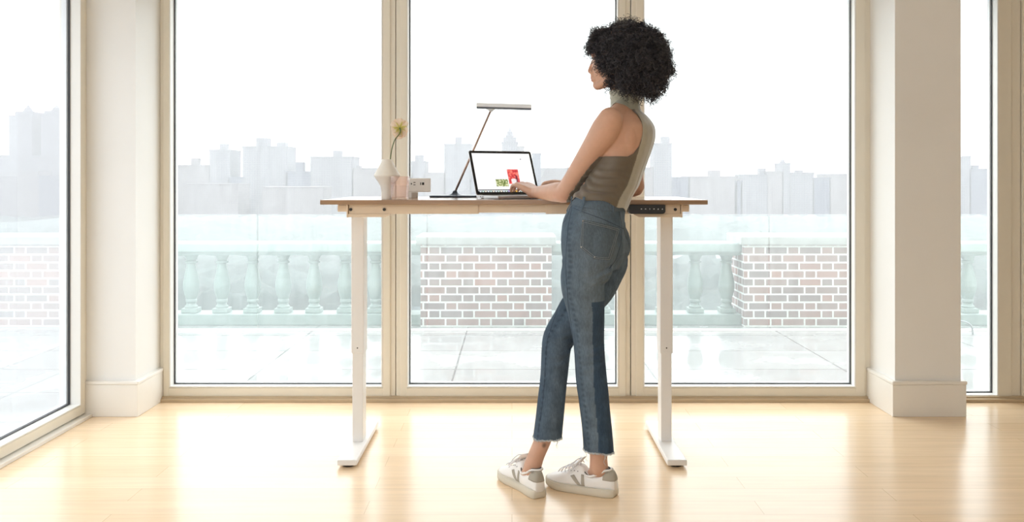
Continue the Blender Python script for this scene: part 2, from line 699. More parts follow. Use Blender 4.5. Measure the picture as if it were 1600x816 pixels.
# ------------------------------------------------------------------ windows
def window(name, x0, x1, gx0, gx1, gz0, gz1, z1=2.13, pane='glass'):
    """window in a local frame: x along the wall, y outward, inner face at y=0"""
    root = empty(name, kind='structure')
    # outer frame with stiles and rails, sash standing slightly proud
    bm = bmesh.new()
    s = 0.0025
    box(bm, (x0, 0.008, 0.018), (gx0 - 0.008, 0.10, z1), 0.003)
    box(bm, (gx1 + 0.008, 0.008, 0.018), (x1, 0.10, z1), 0.003)
    box(bm, (gx0 - 0.009, 0.012, 0.018), (gx1 + 0.009, 0.10, gz0 - 0.010), 0.003)
    box(bm, (gx0 - 0.009, 0.012, gz1 + 0.010), (gx1 + 0.009, 0.10, z1), 0.003)
    fr = bm_obj('window_frame', bm, M['frame'], root)
    # mullion cover: narrow raised strip on the outer edges
    bm = bmesh.new()
    wsh = min(0.028, (gx0 - x0) * 0.35)
    if wsh > 0.012:
        box(bm, (gx0 - 0.008 - (gx0 - x0) * 0.55, 0.0, 0.024), (gx0 - 0.010, 0.03, z1 - 0.02), 0.003)
        box(bm, (gx1 + 0.010, 0.0, 0.024), (gx1 + 0.008 + (x1 - gx1) * 0.55, 0.03, z1 - 0.02), 0.003)
        box(bm, (gx0 - 0.012, 0.0, 0.024), (gx1 + 0.012, 0.03, gz0 - 0.012), 0.003)
        bm_obj('window_sash', bm, M['frame'], root)
    else:
        bm.free()

    def surround(nm, d0, d1, y0, y1, m):
        bm = bmesh.new()
        box(bm, (gx0 - d1, y0, gz0 - d1), (gx0 - d0, y1, gz1 + d1))
        box(bm, (gx1 + d0, y0, gz0 - d1), (gx1 + d1, y1, gz1 + d1))
        box(bm, (gx0 - d0, y0, gz0 - d1), (gx1 + d0, y1, gz0 - d0))
        box(bm, (gx0 - d0, y0, gz1 + d0), (gx1 + d0, y1, gz1 + d1))
        return bm_obj(nm, bm, m, root)
    surround('glazing_bead', 0.004, 0.010, -0.001, 0.05, M['bead'])
    surround('gasket', -0.0005, 0.003, 0.046, 0.055, M['gasket'])
    surround('outer_frame', -0.002, 0.010, 0.062, 0.085, M['alu'])
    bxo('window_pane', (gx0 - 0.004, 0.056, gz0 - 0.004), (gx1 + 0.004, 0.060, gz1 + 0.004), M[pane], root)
    return root


def wx(px, Y=YW):
    return (px - 800) * Y / F


GZ0, GZ1 = EYE - 320.5 * (YW + 0.03) / F, EYE + 280.5 * (YW + 0.10) / F
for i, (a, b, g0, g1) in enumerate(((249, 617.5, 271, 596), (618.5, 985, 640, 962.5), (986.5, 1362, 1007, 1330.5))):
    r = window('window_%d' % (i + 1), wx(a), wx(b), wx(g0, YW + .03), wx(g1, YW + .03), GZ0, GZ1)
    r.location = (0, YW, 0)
# tall door-height pane right of the pier
r = window('window_4', wx(1440), wx(1596), wx(1455), wx(1557), 0.035, GZ1)
r.location = (0, YW, 0)
struct('trim_1', (wx(1597), YW - 0.004, 0.02), (5.42, YW + 0.10, 2.13), M['frame'], 0.003)
# threshold along the foot of the window wall
bm = bmesh.new()
box(bm, (-2.03, YW - 0.030, 0.0), (5.4, YW + 0.16, 0.017), 0.003)
box(bm, (-2.03, YW - 0.012, 0.0), (5.4, YW + 0.12, 0.026), 0.004)
tag(bm_obj('trim_2', bm, M['sill']), kind='structure')

# left wall: its windows look out along x; local x -> world y
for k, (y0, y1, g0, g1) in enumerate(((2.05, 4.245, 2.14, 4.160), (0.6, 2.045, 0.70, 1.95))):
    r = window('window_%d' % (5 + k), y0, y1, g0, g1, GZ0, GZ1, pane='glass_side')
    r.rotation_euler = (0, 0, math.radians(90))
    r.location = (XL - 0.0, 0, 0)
struct('trim_3', (XL - 0.12, 0.6, 0.0), (XL + 0.028, 4.235, 0.017), M['trimwhite'], 0.003)

# ------------------------------------------------------------------ terrace
ZT = -0.05
bm = bmesh.new()
box(bm, (-4.45, 4.66, ZT - 0.2), (6.5, 7.75, ZT))
box(bm, (-3.9, 0.0, ZT - 0.2), (-2.14, 4.66, ZT))
tag(bm_obj('terrace_floor', bm, M['pavers']), kind='structure')
# outer skin of the storey below, so that nothing is hollow from the side
YB = 7.10                                  # face of the parapet piers


def brick_pier(px0, px1, label, d=0.42):
    x0, x1 = (px0 - 800) * YB / F, (px1 - 800) * YB / F
    root = empty('brick_pier', ((x0 + x1) / 2, YB + d / 2, ZT))
    tag(root, label, 'brick pier', 'brick piers of the terrace parapet')
    hw = (x1 - x0) / 2
    bxo('shaft', (-hw, -d / 2, 0), (hw, d / 2, 0.655), M['brick'], root, 0.003)
    bm = bmesh.new()
    box(bm, (-hw - 0.035, -d / 2 - 0.035, 0.655), (hw + 0.035, d / 2 + 0.035, 0.725), 0.01)
    bm_obj('coping', bm, M['stone'], root)
    return x0, x1


p1 = brick_pier(657, 862, 'brick pier with a pale stone coping outside the middle window')
p2 = brick_pier(1163, 1372, 'brick pier with pale stone coping outside the right-hand window')
p3 = brick_pier(-40, 158, 'brick pier with pale coping seen through the side window at left')

# balusters
BY = YB + 0.20


def baluster(x, label):
    root = empty('baluster', (x, BY, ZT + 0.09))
    tag(root, label, 'baluster', 'turned balusters of the terrace parapet')
    bm = bmesh.new()
    H = 0.50
    prof = [(0.050, 0.035), (0.052, 0.05), (0.040, 0.06), (0.036, 0.075), (0.046, 0.085), (0.046, 0.10), (0.040, 0.11),
            (0.052, 0.14), (0.0625, 0.18), (0.066, 0.215), (0.062, 0.26), (0.052, 0.31), (0.042, 0.355), (0.036, 0.385),
            (0.034, 0.40), (0.048, 0.405), (0.048, 0.42), (0.038, 0.425), (0.044, 0.44), (0.058, 0.47)]
    lathe(bm, prof, n=24)
    box(bm, (-0.062, -0.062, 0.0), (0.062, 0.062, 0.036), 0.004)
    box(bm, (-0.075, -0.075, 0.468), (0.075, 0.075, 0.50), 0.006)
    bm_obj('shaft', bm, M['patina'], root, smooth=False)
    return root


def parapet_run(x0, x1, pxs, label, side):
    root = empty('stone_balustrade', ((x0 + x1) / 2, BY, ZT))
    tag(root, label, 'balustrade', 'stone rails of the terrace parapet')
    h = (x1 - x0) / 2
    bm = bmesh.new()
    box(bm, (-h, -0.13, 0.59), (h, 0.13, 0.665), 0.012)
    box(bm, (-h, -0.10, 0.565), (h, 0.10, 0.592), 0.004)
    bm_obj('handrail', bm, M['patina'], root)
    bxo('plinth', (-h, -0.12, 0.0), (h, 0.12, 0.088), M['patina'], root, 0.006)
    # flat tops of the stone with little drops of snow-white lime: round pads over each baluster
    for i, p in enumerate(pxs):
        x = (p - 800) * BY / F
        baluster(x, side[i])


ords = ['first', 'second', 'third', 'fourth', 'fifth', 'sixth', 'seventh', 'eighth', 'ninth']
parapet_run((158 - 800) * YB / F, (657 - 800) * YB / F, [204, 252, 299, 347, 395, 443, 491, 540, 587, 630],
            'pale green stone balustrade outside the left-hand window, behind glass',
            ['pale green stone baluster hidden beside the left pier, next to the far brickwork',
             'pale green stone baluster at the left frame of the left-hand window']
            + ['pale green stone baluster, %s from left in the left-hand window' % o for o in ords[:7]]
            + ['pale green stone baluster hidden behind the mullion beside the brick pier'])
parapet_run((862 - 800) * YB / F, (1163 - 800) * YB / F, [893, 941, 990, 1037, 1086, 1135],
            'pale green stone balustrade between the two brick piers, behind the woman',
            ['pale green stone baluster behind the thighs of the woman, touching the middle brick pier',
             'pale green stone baluster behind the legs of the woman',
             'pale green stone baluster behind the right mullion',
             'pale green stone baluster just behind the right desk leg',
             'pale green stone baluster right of the right desk leg',
             'pale green stone baluster against the left side of the right-hand brick pier'])
parapet_run((1372 - 800) * YB / F, 4.6, [1410, 1458, 1512, 1570],
            'pale green stone balustrade outside the narrow pane at far right',
            ['pale green stone baluster hidden behind the pier beside the right-hand brick pier',
             'pale green stone baluster hidden behind the middle of the right pier',
             'pale green stone baluster seen in the narrow pane at far right',
             'pale green stone baluster behind the frame at far right'])


# frameless glass guard standing in front of the parapet
def guard(name_label, pts):
    root = empty('glass_guard', (pts[0][0], pts[0][1], ZT))
    tag(root, name_label, 'glass guard', 'frameless glass guards on the terrace')
    for (xa, ya), (xb, yb) in zip(pts, pts[1:]):
        d = Vector((xb - xa, yb - ya, 0))
        L = d.length
        d.normalize()
        n = Vector((-d.y, d.x, 0))
        Mx = Matrix(((d.x, n.x, 0, xa - pts[0][0]), (d.y, n.y, 0, ya - pts[0][1]), (0, 0, 1, 0), (0, 0, 0, 1)))
        bm = bmesh.new()
        obox(bm, Mx, (0.006, -0.005, 0.012), (L - 0.006, 0.005, 0.905))
        bm_obj('glass_panel', bm, M['guard'], root)
        bm = bmesh.new()
        obox(bm, Mx, (0.0, -0.014, 0.0), (L, 0.014, 0.014), 0.002)
        bm_obj('base_channel', bm, M['bead'], root)
    return root


GY = 6.93
guard('long clear glass guard in front of the balustrade and brick piers',
      [(-3.17, GY), (-2.0, GY), (-1.98 + 0.0, GY), (-0.66, GY), (0.66, GY), (2.0, GY), (3.3, GY), (4.6, GY)][:1]
      + [(-1.98, GY), (-0.66, GY), (0.66, GY), (2.0, GY), (3.3, GY), (4.6, GY)])
guard('clear glass guard running away beside the side window at left',
      [(-3.20, 2.2), (-3.20, 3.9), (-3.20, 5.62), (-3.20, GY - 0.02)])

# small bent drain pipe on the wet pavers at far right
bm = bmesh.new()
a = at(1492, 499, 6.75)
tube(bm, [a, at(1508, 500, 6.75), at(1518, 507, 6.75), at(1520, 519, 6.75)], 0.006, 10, 6)
o = bm_obj('bent_pipe', bm, mat('grey_pipe', (0.35, 0.38, 0.4), 0.4, metal=0.5), smooth=True)
tag(o, 'thin bent grey pipe on the terrace behind the narrow pane at far right', 'pipe')
zmin = min(v.co.z for v in o.data.vertices)
o.location.z = ZT - zmin + 0.0

# ------------------------------------------------------------------ park and city
GROUND = -60.0
M['canopy'] = mat('bare_winter_park', (0.045, 0.058, 0.055), 0.9, noise_amt=0.5, noise_scale=0.03)
M['water'] = mat('pale_reservoir', (0.10, 0.12, 0.13), 0.25)
tag(bxo('city_ground', (-1800, 40, GROUND - 1), (1800, 2600, GROUND), mat('city_ground', (0.08, 0.08, 0.08), 0.9)), kind='structure')
# tree canopy of the park: a rolling, lumpy crown surface nobody could count
bm = bmesh.new()
nx, ny = 260, 200
grid = []
random.seed(4)
for j in range(ny + 1):
    Y = 60 * (1230 / 60) ** (j / ny)
    row = []
    for i in range(nx + 1):
        X = (i / nx - 0.5) * 2 * 0.85 * Y + (0 if j else 0)
        h = 9 + 5 * noise.noise(Vector((X * .05, Y * .05, 1))) + 6 * noise.noise(Vector((X * 40 / Y, j * .55, 5))) + 3 * noise.noise(Vector((X * 90 / Y, j * .9, 2)))
        if noise.noise(Vector((X * .004, Y * .004, 9))) > 0.28 and Y < 900: h = -3
        row.append(bm.verts.new((X, Y, GROUND + h)))
    grid.append(row)
for j in range(ny):
    for i in range(nx):
        bm.faces.new((grid[j][i], grid[j][i + 1], grid[j + 1][i + 1], grid[j + 1][i]))
o = bm_obj('park_trees', bm, M['canopy'], smooth=True)
tag(o, 'misty winter tree tops of the park far below the terrace', 'trees', kind='stuff')
o = bxo('reservoir', (-900, 90, GROUND), (900, 850, GROUND + 0.6), M['water'])
tag(o, 'pale open water lying among the misty park trees', 'water')

FM = [facade_mat('facade_grey', (0.13, 0.125, 0.145), (0.06, 0.06, 0.08)),
      facade_mat('facade_rose', (0.14, 0.125, 0.135), (0.07, 0.06, 0.07), 3.3, 3.4),
      facade_mat('facade_blue', (0.07, 0.075, 0.11), (0.04, 0.04, 0.07), 4.0, 5.0)]


def building(px0, px1, top, label, tiers=(), Y=1450, m=0, spire=None, group='hazy buildings of the skyline'):
    x0, x1 = (px0 - 800) * Y / F, (px1 - 800) * Y / F
    zt = EYE - (top - 280) * Y / F
    dep = 36 + (px1 * 7 % 30)
    root = empty('city_building', ((x0 + x1) / 2, Y + dep / 2, GROUND))
    tag(root, label, 'building', group)
    hw = (x1 - x0) / 2
    cx = (x0 + x1) / 2
    bm = bmesh.new()
    box(bm, (-hw, -dep / 2, 0), (hw, dep / 2, zt - GROUND))
    # cornice band
    box(bm, (-hw - .8, -dep / 2 - .8, zt - GROUND - 1.5), (hw + .8, dep / 2 + .8, zt - GROUND + .3))
    bm_obj('facade', bm, FM[m], root)
    for (a, b, t) in tiers:
        a, b = (a - 800) * Y / F - cx, (b - 800) * Y / F - cx
        t = EYE - (t - 280) * Y / F - GROUND
        base = 0.3 + zt - GROUND
        d = min(dep / 2 - 2, max(6, (b - a) * .6))
        bm = bmesh.new()
        box(bm, (a, -d, base - 0.5), (b, d, t))
        bm_obj('rooftop_block', bm, FM[m], root)
    if spire:
        a, b, t = spire
        xa, xb = (a - 800) * Y / F - cx, (b - 800) * Y / F - cx
        t = EYE - (t - 280) * Y / F - GROUND
        zb = max([zt - GROUND] + [EYE - (q[2] - 280) * Y / F - GROUND for q in tiers if q[0] <= (a + b) / 2 <= q[1]])
        r = (xb - xa) / 2
        bm = bmesh.new()
        h = t - zb
        lathe(bm, [(r, 0), (r, h * .25), (r * .75, h * .3), (r * .7, h * .55), (r * .35, h * .7), (r * .1, h)], ((xa + xb) / 2, 0, zb - .2), n=12)
        bm_obj('spire', bm, FM[m], root)


B = building
B(14, 50, 181, 'hazy twin-towered block in the side window, left-hand tower', ((18, 46, 174),), m=0, spire=(22, 37, 162))
B(64, 103, 179, 'hazy twin-towered block in the side window, right-hand tower', ((68, 99, 173),), m=0, spire=(72, 87, 163))
B(-40, 150, 243, 'wide hazy block at the foot of the two spired towers at left', Y=1330, m=0)
B(-120, 60, 268, 'lower hazy block at the left edge of the side window', Y=1250, m=1)
B(60, 170, 275, 'lower hazy block beside the side window frame', Y=1250, m=2)
B(160, 272, 262, 'hazy block hidden behind the left pier', m=1)
B(272, 328, 258, 'low hazy block at the left frame of the left-hand window', ((292, 303, 247),), m=1)
B(327, 359, 234, 'slim hazy tower with a small top, second block in the left-hand window', ((336, 347, 224),), m=0)
B(356, 382, 277, 'very low hazy block between slim tower and tall wide block', m=2)
B(379, 449, 229, 'tall wide hazy block with two roof blocks in the left-hand window', ((395, 413, 215), (427, 441, 222)), m=0)
B(446, 486, 268, 'hazy block with a small dark blue roof tank in the left-hand window', ((458, 470, 253),), m=2)
B(485, 552, 245, 'broad flat-topped hazy block above the left end of the desk', ((516, 529, 235),), m=0)
B(550, 600, 263, 'low hazy block behind the white vase', ((555, 562, 259),), m=1)
B(286, 372, 287, 'long low rose-grey block before the slim tower', Y=1330, m=1)
B(410, 505, 292, 'long low pale block before the tall wide block', Y=1330, m=1)
B(596, 645, 270, 'hazy block hidden behind the left mullion', m=1)
B(641, 664, 252, 'stepped hazy block at the left frame of the middle window', ((646, 659, 242),), m=0)
B(662, 696, 270, 'low hazy block behind the white power outlet', m=1)
B(694, 736, 225, 'hazy tower with a square roof tank behind the desk lamp', ((710, 720, 213),), m=0)
B(734, 786, 266, 'low hazy block behind the laptop', m=2)
B(784, 809, 222, 'hazy ornate tower with a cupola behind the laptop', ((786, 807, 214), ), m=0, spire=(790, 803, 197))
B(808, 819, 229, 'narrow hazy block touching the ornate cupola tower', m=1)
B(832, 845, 240, 'narrow hazy slab just right of the laptop', m=2)
B(818, 890, 263, 'low hazy block between laptop and arm of the woman', Y=1540, m=1)
B(888, 1020, 262, 'wide hazy block behind the back of the woman', m=1)
B(1021, 1050, 224, 'tall slim hazy tower just right of the woman', ((1036, 1048, 213),), m=0)
B(1049, 1078, 277, 'small hazy block between slim tower and broad block', m=2)
B(1075, 1152, 276, 'broad hazy block with a central roof block above the right end of the desk', ((1114, 1130, 266),), m=1)
B(1148, 1160, 283, 'thin low hazy block left of the right brick pier', m=2)
B(1157, 1200, 273, 'hazy block with a roof block on its right, above the right brick pier', ((1190, 1200, 263),), m=0)
B(1199, 1224, 268, 'hazy block directly left of the pointed tower', m=1)
B(1222, 1235, 255, 'pointed hazy tower in the right-hand window', m=0, spire=(1224, 1233, 246))
B(1234, 1272, 270, 'hazy block directly right of the pointed tower', ((1252, 1262, 266),), m=0)
B(1270, 1298, 278, 'low hazy block near the right frame of the right-hand window', m=2)
B(1296, 1345, 272, 'hazy block cut by the right frame of the right-hand window', m=1)
B(1345, 1500, 268, 'hazy block hidden behind the right pier', m=1)
B(1500, 1517, 244, 'slim hazy tower at the left of the narrow right pane', m=0)
B(1515, 1543, 264, 'hazy block in the middle of the narrow right pane', ((1526, 1536, 258),), m=2)
B(1542, 1640, 276, 'low hazy block at the right of the narrow right pane', m=1)

# mist between the terrace and the skyline: a real scattering volume
hm = bpy.data.materials.new('mist')
hm.use_nodes = True
nt = hm.node_tree
nt.nodes.clear()
out = nt.nodes.new('ShaderNodeOutputMaterial')
vs = nt.nodes.new('ShaderNodeVolumeScatter')
vs.inputs['Color'].default_value = (0.335, 0.335, 0.338, 1)
vs.inputs['Density'].default_value = 0.0007
nt.links.new(vs.outputs[0], out.inputs['Volume'])
o = bxo('mist', (-1700, 45, GROUND - 0.5), (1700, 1700, 110), hm)
tag(o, 'pale winter mist hanging over the park and skyline', 'mist', kind='stuff')
# ------------------------------------------------------------------ standing desk
M['desktop'] = mat('walnut_desktop', (0.38, 0.245, 0.155), 0.14, noise_amt=0.14, noise_scale=7, stretch=(1, 14, 14))
M['desk_beam'] = mat('bounce_tinted_desk_beam', (0.80, 0.66, 0.50), 0.4)  # white frame; warm light bounced off the floor is painted into this tint
M['desk_white'] = mat('white_powder_coat', (0.85, 0.84, 0.83), 0.35)
M['black_plastic'] = mat('black_plastic', (0.012, 0.012, 0.014), 0.35)
M['bolt'] = mat('black_bolt', (0.02, 0.018, 0.016), 0.4)
M['steel'] = mat('brushed_steel', (0.62, 0.62, 0.63), 0.3, metal=0.9)
DY0, DY1, DZ = 3.50, 4.19, 1.048
desk = empty('standing_desk', (0.0, 3.76, 0.0))
tag(desk, 'long sit-stand desk with walnut brown top and white steel legs', 'desk')


def dk(name, lo, hi, m, bev=0.002, parent=desk):
    """desk part given in world coordinates"""
    o = bxo(name, [lo[0], lo[1] - 3.76, lo[2]], [hi[0], hi[1] - 3.76, hi[2]], m, parent, bev)
    return o


dk('desktop', (-0.755, DY0, DZ - 0.0185), (0.770, DY1, DZ), M['desktop'], 0.002)
zt = DZ - 0.0185
# telescoping crossbeam: two thick sleeves with a thinner bar between them
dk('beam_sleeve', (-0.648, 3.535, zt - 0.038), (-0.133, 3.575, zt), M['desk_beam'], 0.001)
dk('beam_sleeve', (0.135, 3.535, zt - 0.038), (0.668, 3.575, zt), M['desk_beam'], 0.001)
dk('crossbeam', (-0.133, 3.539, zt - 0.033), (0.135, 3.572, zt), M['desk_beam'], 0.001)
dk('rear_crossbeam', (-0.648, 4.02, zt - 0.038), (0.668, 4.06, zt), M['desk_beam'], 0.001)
for s, (xa, xb) in ((-1, (-0.652, -0.484)), (1, (0.482, 0.672))):
    # side bracket: channel with a folded, chamfered lower flange
    bm = bmesh.new()
    y0, y1 = 3.53, 4.07
    pl = [(xa, zt - 0.038), (xb, zt - 0.038), (xb, zt - 0.041), (xb - 0.022 if s < 0 else xb, zt - 0.0505),
          (xa if s < 0 else xa + 0.022, zt - 0.0505), (xa, zt - 0.041)]
    va = [bm.verts.new((x, y0 - 3.76, z)) for x, z in pl]
    vb = [bm.verts.new((x, y1 - 3.76, z)) for x, z in pl]
    bm.faces.new(va)
    bm.faces.new(list(reversed(vb)))
    for k in range(6):
        bm.faces.new((va[k], vb[k], vb[(k + 1) % 6], va[(k + 1) % 6]))
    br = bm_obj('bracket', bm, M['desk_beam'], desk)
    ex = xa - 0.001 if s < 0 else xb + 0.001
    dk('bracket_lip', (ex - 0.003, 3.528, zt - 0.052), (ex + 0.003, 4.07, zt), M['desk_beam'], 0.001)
    # side rail carrying the top, its end sticks out sideways
    if s < 0:
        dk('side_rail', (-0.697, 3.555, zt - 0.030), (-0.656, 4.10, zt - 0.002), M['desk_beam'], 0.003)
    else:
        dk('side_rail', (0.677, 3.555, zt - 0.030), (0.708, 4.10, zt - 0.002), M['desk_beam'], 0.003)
    for bx in ((-0.640, -0.507) if s < 0 else (0.648,)):
        bm = bmesh.new()
        tube(bm, [(bx, 3.536 - 3.76, zt - 0.020), (bx, 3.5305 - 3.76, zt - 0.020)], 0.0062, 16, 1, cap='flat')
        bm_obj('bolt', bm, M['bolt'], desk)
    cx = 0.645 * s
    leg = dk('leg', (cx - 0.0265, 3.715, 0.402), (cx + 0.0265, 3.805, zt - 0.050), M['desk_white'], 0.004)
    dk('inner_tube', (cx - 0.0225, 3.719, 0.030), (cx + 0.0225, 3.801, 0.41), M['desk_white'], 0.003, leg)
    bm = bmesh.new()
    tube(bm, [(cx, 3.7152 - 3.76, 0.425), (cx, 3.7140 - 3.76, 0.425)], 0.003, 10, 1, cap='flat')
    bm_obj('set_screw', bm, M['bolt'], leg)
    # foot: long bar with rounded ends, tapered top edge
    bm = bmesh.new()
    box(bm, (cx - 0.039, 3.475 - 3.76, 0.010), (cx + 0.039, 4.045 - 3.76, 0.033), 0.006, 3)
    ft = bm_obj('foot', bm, M['desk_white'], desk)
    for fy in (3.515, 4.005):
        bm = bmesh.new()
        lathe(bm, [(0.022, 0), (0.026, 0.003), (0.026, 0.008), (0.012, 0.0095), (0.008, 0.012)], (cx, fy - 3.76, 0), 24)
        bm_obj('levelling_pad', bm, M['black_plastic'], ft)
# control handset under the front edge with a row of touch buttons
bm = bmesh.new()
n0 = 0
r = 0.012
hx0, hx1, hz0, hz1 = 0.457, 0.602, zt - 0.036, zt - 0.0008
pts = []
for (cx, cz, a0) in ((hx0 + r, hz0 + r, 180), (hx1 - r, hz0 + r, 270)):
    for k in range(7):
        a = math.radians(a0 + k * 15)
        pts.append((cx + r * math.cos(a), cz + r * math.sin(a)))
pts += [(hx1, hz1), (hx0, hz1)]
va = [bm.verts.new((x, 3.492 - 3.76, z)) for x, z in pts]
vb = [bm.verts.new((x, 3.5345 - 3.76, z)) for x, z in pts]
bm.faces.new(va)
bm.faces.new(list(reversed(vb)))
for k in range(len(pts)):
    bm.faces.new((va[k], vb[k], vb[(k + 1) % len(pts)], va[(k + 1) % len(pts)]))
hs = bm_obj('control_handset', bm, M['black_plastic'], desk)
mk = mat('handset_marks', (0.75, 0.75, 0.75), 0.5)
for k in range(6):
    x = 0.5075 + k * 0.0165
    z = zt - 0.0165
    bm = bmesh.new()
    if k in (4, 5):                      # triangles
        t = 0.0028
        v = [(x - t, z - t), (x + t, z - t), (x, z + t)]
    elif k == 2:                         # a bar, like a one
        v = [(x - 0.0008, z - 0.003), (x + 0.0008, z - 0.003), (x + 0.0008, z + 0.003), (x - 0.0008, z + 0.003)]
    else:
        v = [(x - 0.003, z - 0.0016), (x + 0.003, z - 0.0016), (x + 0.0022, z + 0.0016), (x - 0.0022, z + 0.0016)]
    va = [bm.verts.new((a, 3.4916 - 3.76, b)) for a, b in v]
    vb = [bm.verts.new((a, 3.4922 - 3.76, b)) for a, b in v]
    bm.faces.new(va)
    bm.faces.new(list(reversed(vb)))
    for q in range(len(v)):
        bm.faces.new((va[q], vb[q], vb[(q + 1) % len(v)], va[(q + 1) % len(v)]))
    bm_obj('button', bm, mk, hs)

# ------------------------------------------------------------------ vase and poppy
M['ceramic'] = mat('matt_cream_ceramic', (0.86, 0.83, 0.77), 0.55, noise_amt=0.03, noise_scale=30, bump=0.1)
VX, VY = (604.8 - 800) * 3.62 / F, 3.62
bm = bmesh.new()
k = 3.62 / F
prof = [(8.0, 0), (8.4, 0.6), (8.2, 6), (8.6, 13), (10.2, 20), (13.0, 26), (17.0, 31.5), (20.0, 35.5), (20.6, 37.5), (19.6, 39.5),
        (16.4, 45), (12.6, 52), (9.0, 58.5), (7.6, 61.5), (7.4, 62.5), (6.4, 62.5), (6.2, 60.5), (8.0, 57), (6.0, 45), (5.0, 30)]
lathe(bm, [(r * k, z * k) for r, z in prof], (0, 0, 0), 56)
vase = bm_obj('vase', bm, M['ceramic'], smooth=True)
vase.location = (VX, VY, DZ)
tag(vase, 'matt cream angular vase with a narrow neck on the left of the desk', 'vase')

fl = empty('poppy_flower', (VX, VY, DZ))
tag(fl, 'single pale peach poppy with a curved green stem in the cream vase', 'flower')


def rel(p):
    return Vector(p) - Vector((VX, VY, DZ))


FY = 3.62
bm = bmesh.new()
tube(bm, [rel(at(604.5, 296, FY)), rel(at(607, 268, FY)), rel(at(609.6, 250, FY)), rel(at(612.3, 233, FY)), rel(at(617, 218.5, FY)),
          rel(at(623.6, 210, FY)), rel(at(625.8, 205.0, FY - .004)), rel(at(624.6, 200.5, FY + 0.0))],
     [0.0022, 0.0022, 0.0021, 0.002, 0.002, 0.002, 0.0021, 0.003], 10, 6)
bm_obj('stem', bm, mat('green_stem', (0.10, 0.155, 0.045), 0.5), fl, smooth=True)
# petals: attached at the stem tip, cupped away from the camera and a little up
pm = bpy.data.materials.new('poppy_petal')
pm.use_nodes = True
nt = pm.node_tree
b = nt.nodes['Principled BSDF']
va_ = nt.nodes.new('ShaderNodeVertexColor')
va_.layer_name = 'tone'
nt.links.new(va_.outputs[0], b.inputs['Base Color'])
b.inputs['Roughness'].default_value = 0.7
tl = nt.nodes.new('ShaderNodeBsdfTranslucent')
nt.links.new(va_.outputs[0], tl.inputs['Color'])
mx = nt.nodes.new('ShaderNodeMixShader')
mx.inputs[0].default_value = 0.6
nt.links.new(b.outputs[0], mx.inputs[1])
nt.links.new(tl.outputs[0], mx.inputs[2])
nt.links.new(mx.outputs[0], nt.nodes['Material Output'].inputs['Surface'])
base = at(624.6, 200.0, FY + 0.002)
random.seed(11)
for i, (ang, length, width, cup) in enumerate((q[0], q[1] * 1.1, q[2] * 1.15, q[3]) for q in ((95, 0.046, 0.036, 0.55), (205, 0.040, 0.034, 0.75), (-15, 0.036, 0.034, 0.6),
                                               (262, 0.048, 0.028, 0.35), (300, 0.042, 0.027, 0.4), (150, 0.042, 0.030, 0.75))):
    a = math.radians(ang)
    out = Vector((math.cos(a), 0, math.sin(a)))          # spread direction in the picture-facing plane
    side = Vector((-math.sin(a), 0, math.cos(a)))
    back = Vector((-0.15, 1, 0.1)).normalized()
    me_v, me_f, cols = [], [], []
    nu, nv = 14, 12
    for u in range(nu + 1):
        t = u / nu
        wd = width * (math.sin(math.pi * min(1, 0.12 + 0.88 * t) ** 0.75 * 0.86)) * 0.9
        for v in range(nv + 1):
            s = (v / nv - 0.5) * 2
            rim = 1 + 0.06 * math.sin(s * 9 + i * 2) * t - 0.10 * s * s * t
            P = base + out * (length * t * rim * (0.75 if cup > .5 else 0.9)) + side * (wd * s) \
                + back * (0.002 + cup * length * (t ** 1.5) * 0.8 - 0.10 * length * s * s + 0.0022 * math.sin(s * 8 + i) * t)
            me_v.append(tuple(P - Vector((VX, VY, DZ))))
            y = max(0.0, 1 - (t / 0.24) ** 1.2)
            peach = 0.35 + 0.65 * (0.5 + 0.5 * math.sin(i * 2.1)) if t > .6 else 0.3
            c = np.array((0.95, 0.88 - 0.08 * peach * t, 0.80 - 0.14 * peach * t))
            cols.append(c * (1 - y) + np.array((0.80, 0.78, 0.22)) * y)
    for u in range(nu):
        for v in range(nv):
            a0 = u * (nv + 1) + v
            me_f.append((a0, a0 + 1, a0 + nv + 2, a0 + nv + 1))
    me = bpy.data.meshes.new('petal')
    me.from_pydata(me_v, [], me_f)
    paint(me, np.array(cols))
    o = link('petal', me, pm, fl, smooth=True)
    so = o.modifiers.new('s', 'SOLIDIFY')
    so.thickness = 0.0005
bm = bmesh.new()
ball(bm, rel(base) + Vector((0, 0.010, 0.002)), XYZ, (0.007, 0.008, 0.007), 16)
bm_obj('seed_head', bm, mat('yellow_green_centre', (0.5, 0.55, 0.08), 0.6), fl, smooth=True)

# ------------------------------------------------------------------ pink tumbler
gm = bpy.data.materials.new('pink_tumbler_glass')
gm.use_nodes = True
nt = gm.node_tree
nt.nodes.clear()
out = nt.nodes.new('ShaderNodeOutputMaterial')
tr = nt.nodes.new('ShaderNodeBsdfTransparent')
tr.inputs[0].default_value = (0.985, 0.93, 0.91, 1)
gl = nt.nodes.new('ShaderNodeBsdfGlossy')
gl.inputs['Roughness'].default_value = 0.05
lw = nt.nodes.new('ShaderNodeLayerWeight')
lw.inputs['Blend'].default_value = 0.35
mx = nt.nodes.new('ShaderNodeMixShader')
lm = nt.nodes.new('ShaderNodeMath')
lm.operation = 'MULTIPLY'
lm.inputs[1].default_value = 0.5
nt.links.new(lw.outputs['Facing'], lm.inputs[0])
nt.links.new(lm.outputs[0], mx.inputs[0])
tl = nt.nodes.new('ShaderNodeBsdfTranslucent')
tl.inputs[0].default_value = (0.95, 0.80, 0.74, 1)
m0 = nt.nodes.new('ShaderNodeMixShader')
m0.inputs[0].default_value = 0.13
nt.links.new(tr.outputs[0], m0.inputs[1])
nt.links.new(tl.outputs[0], m0.inputs[2])
nt.links.new(m0.outputs[0], mx.inputs[1])
nt.links.new(gl.outputs[0], mx.inputs[2])
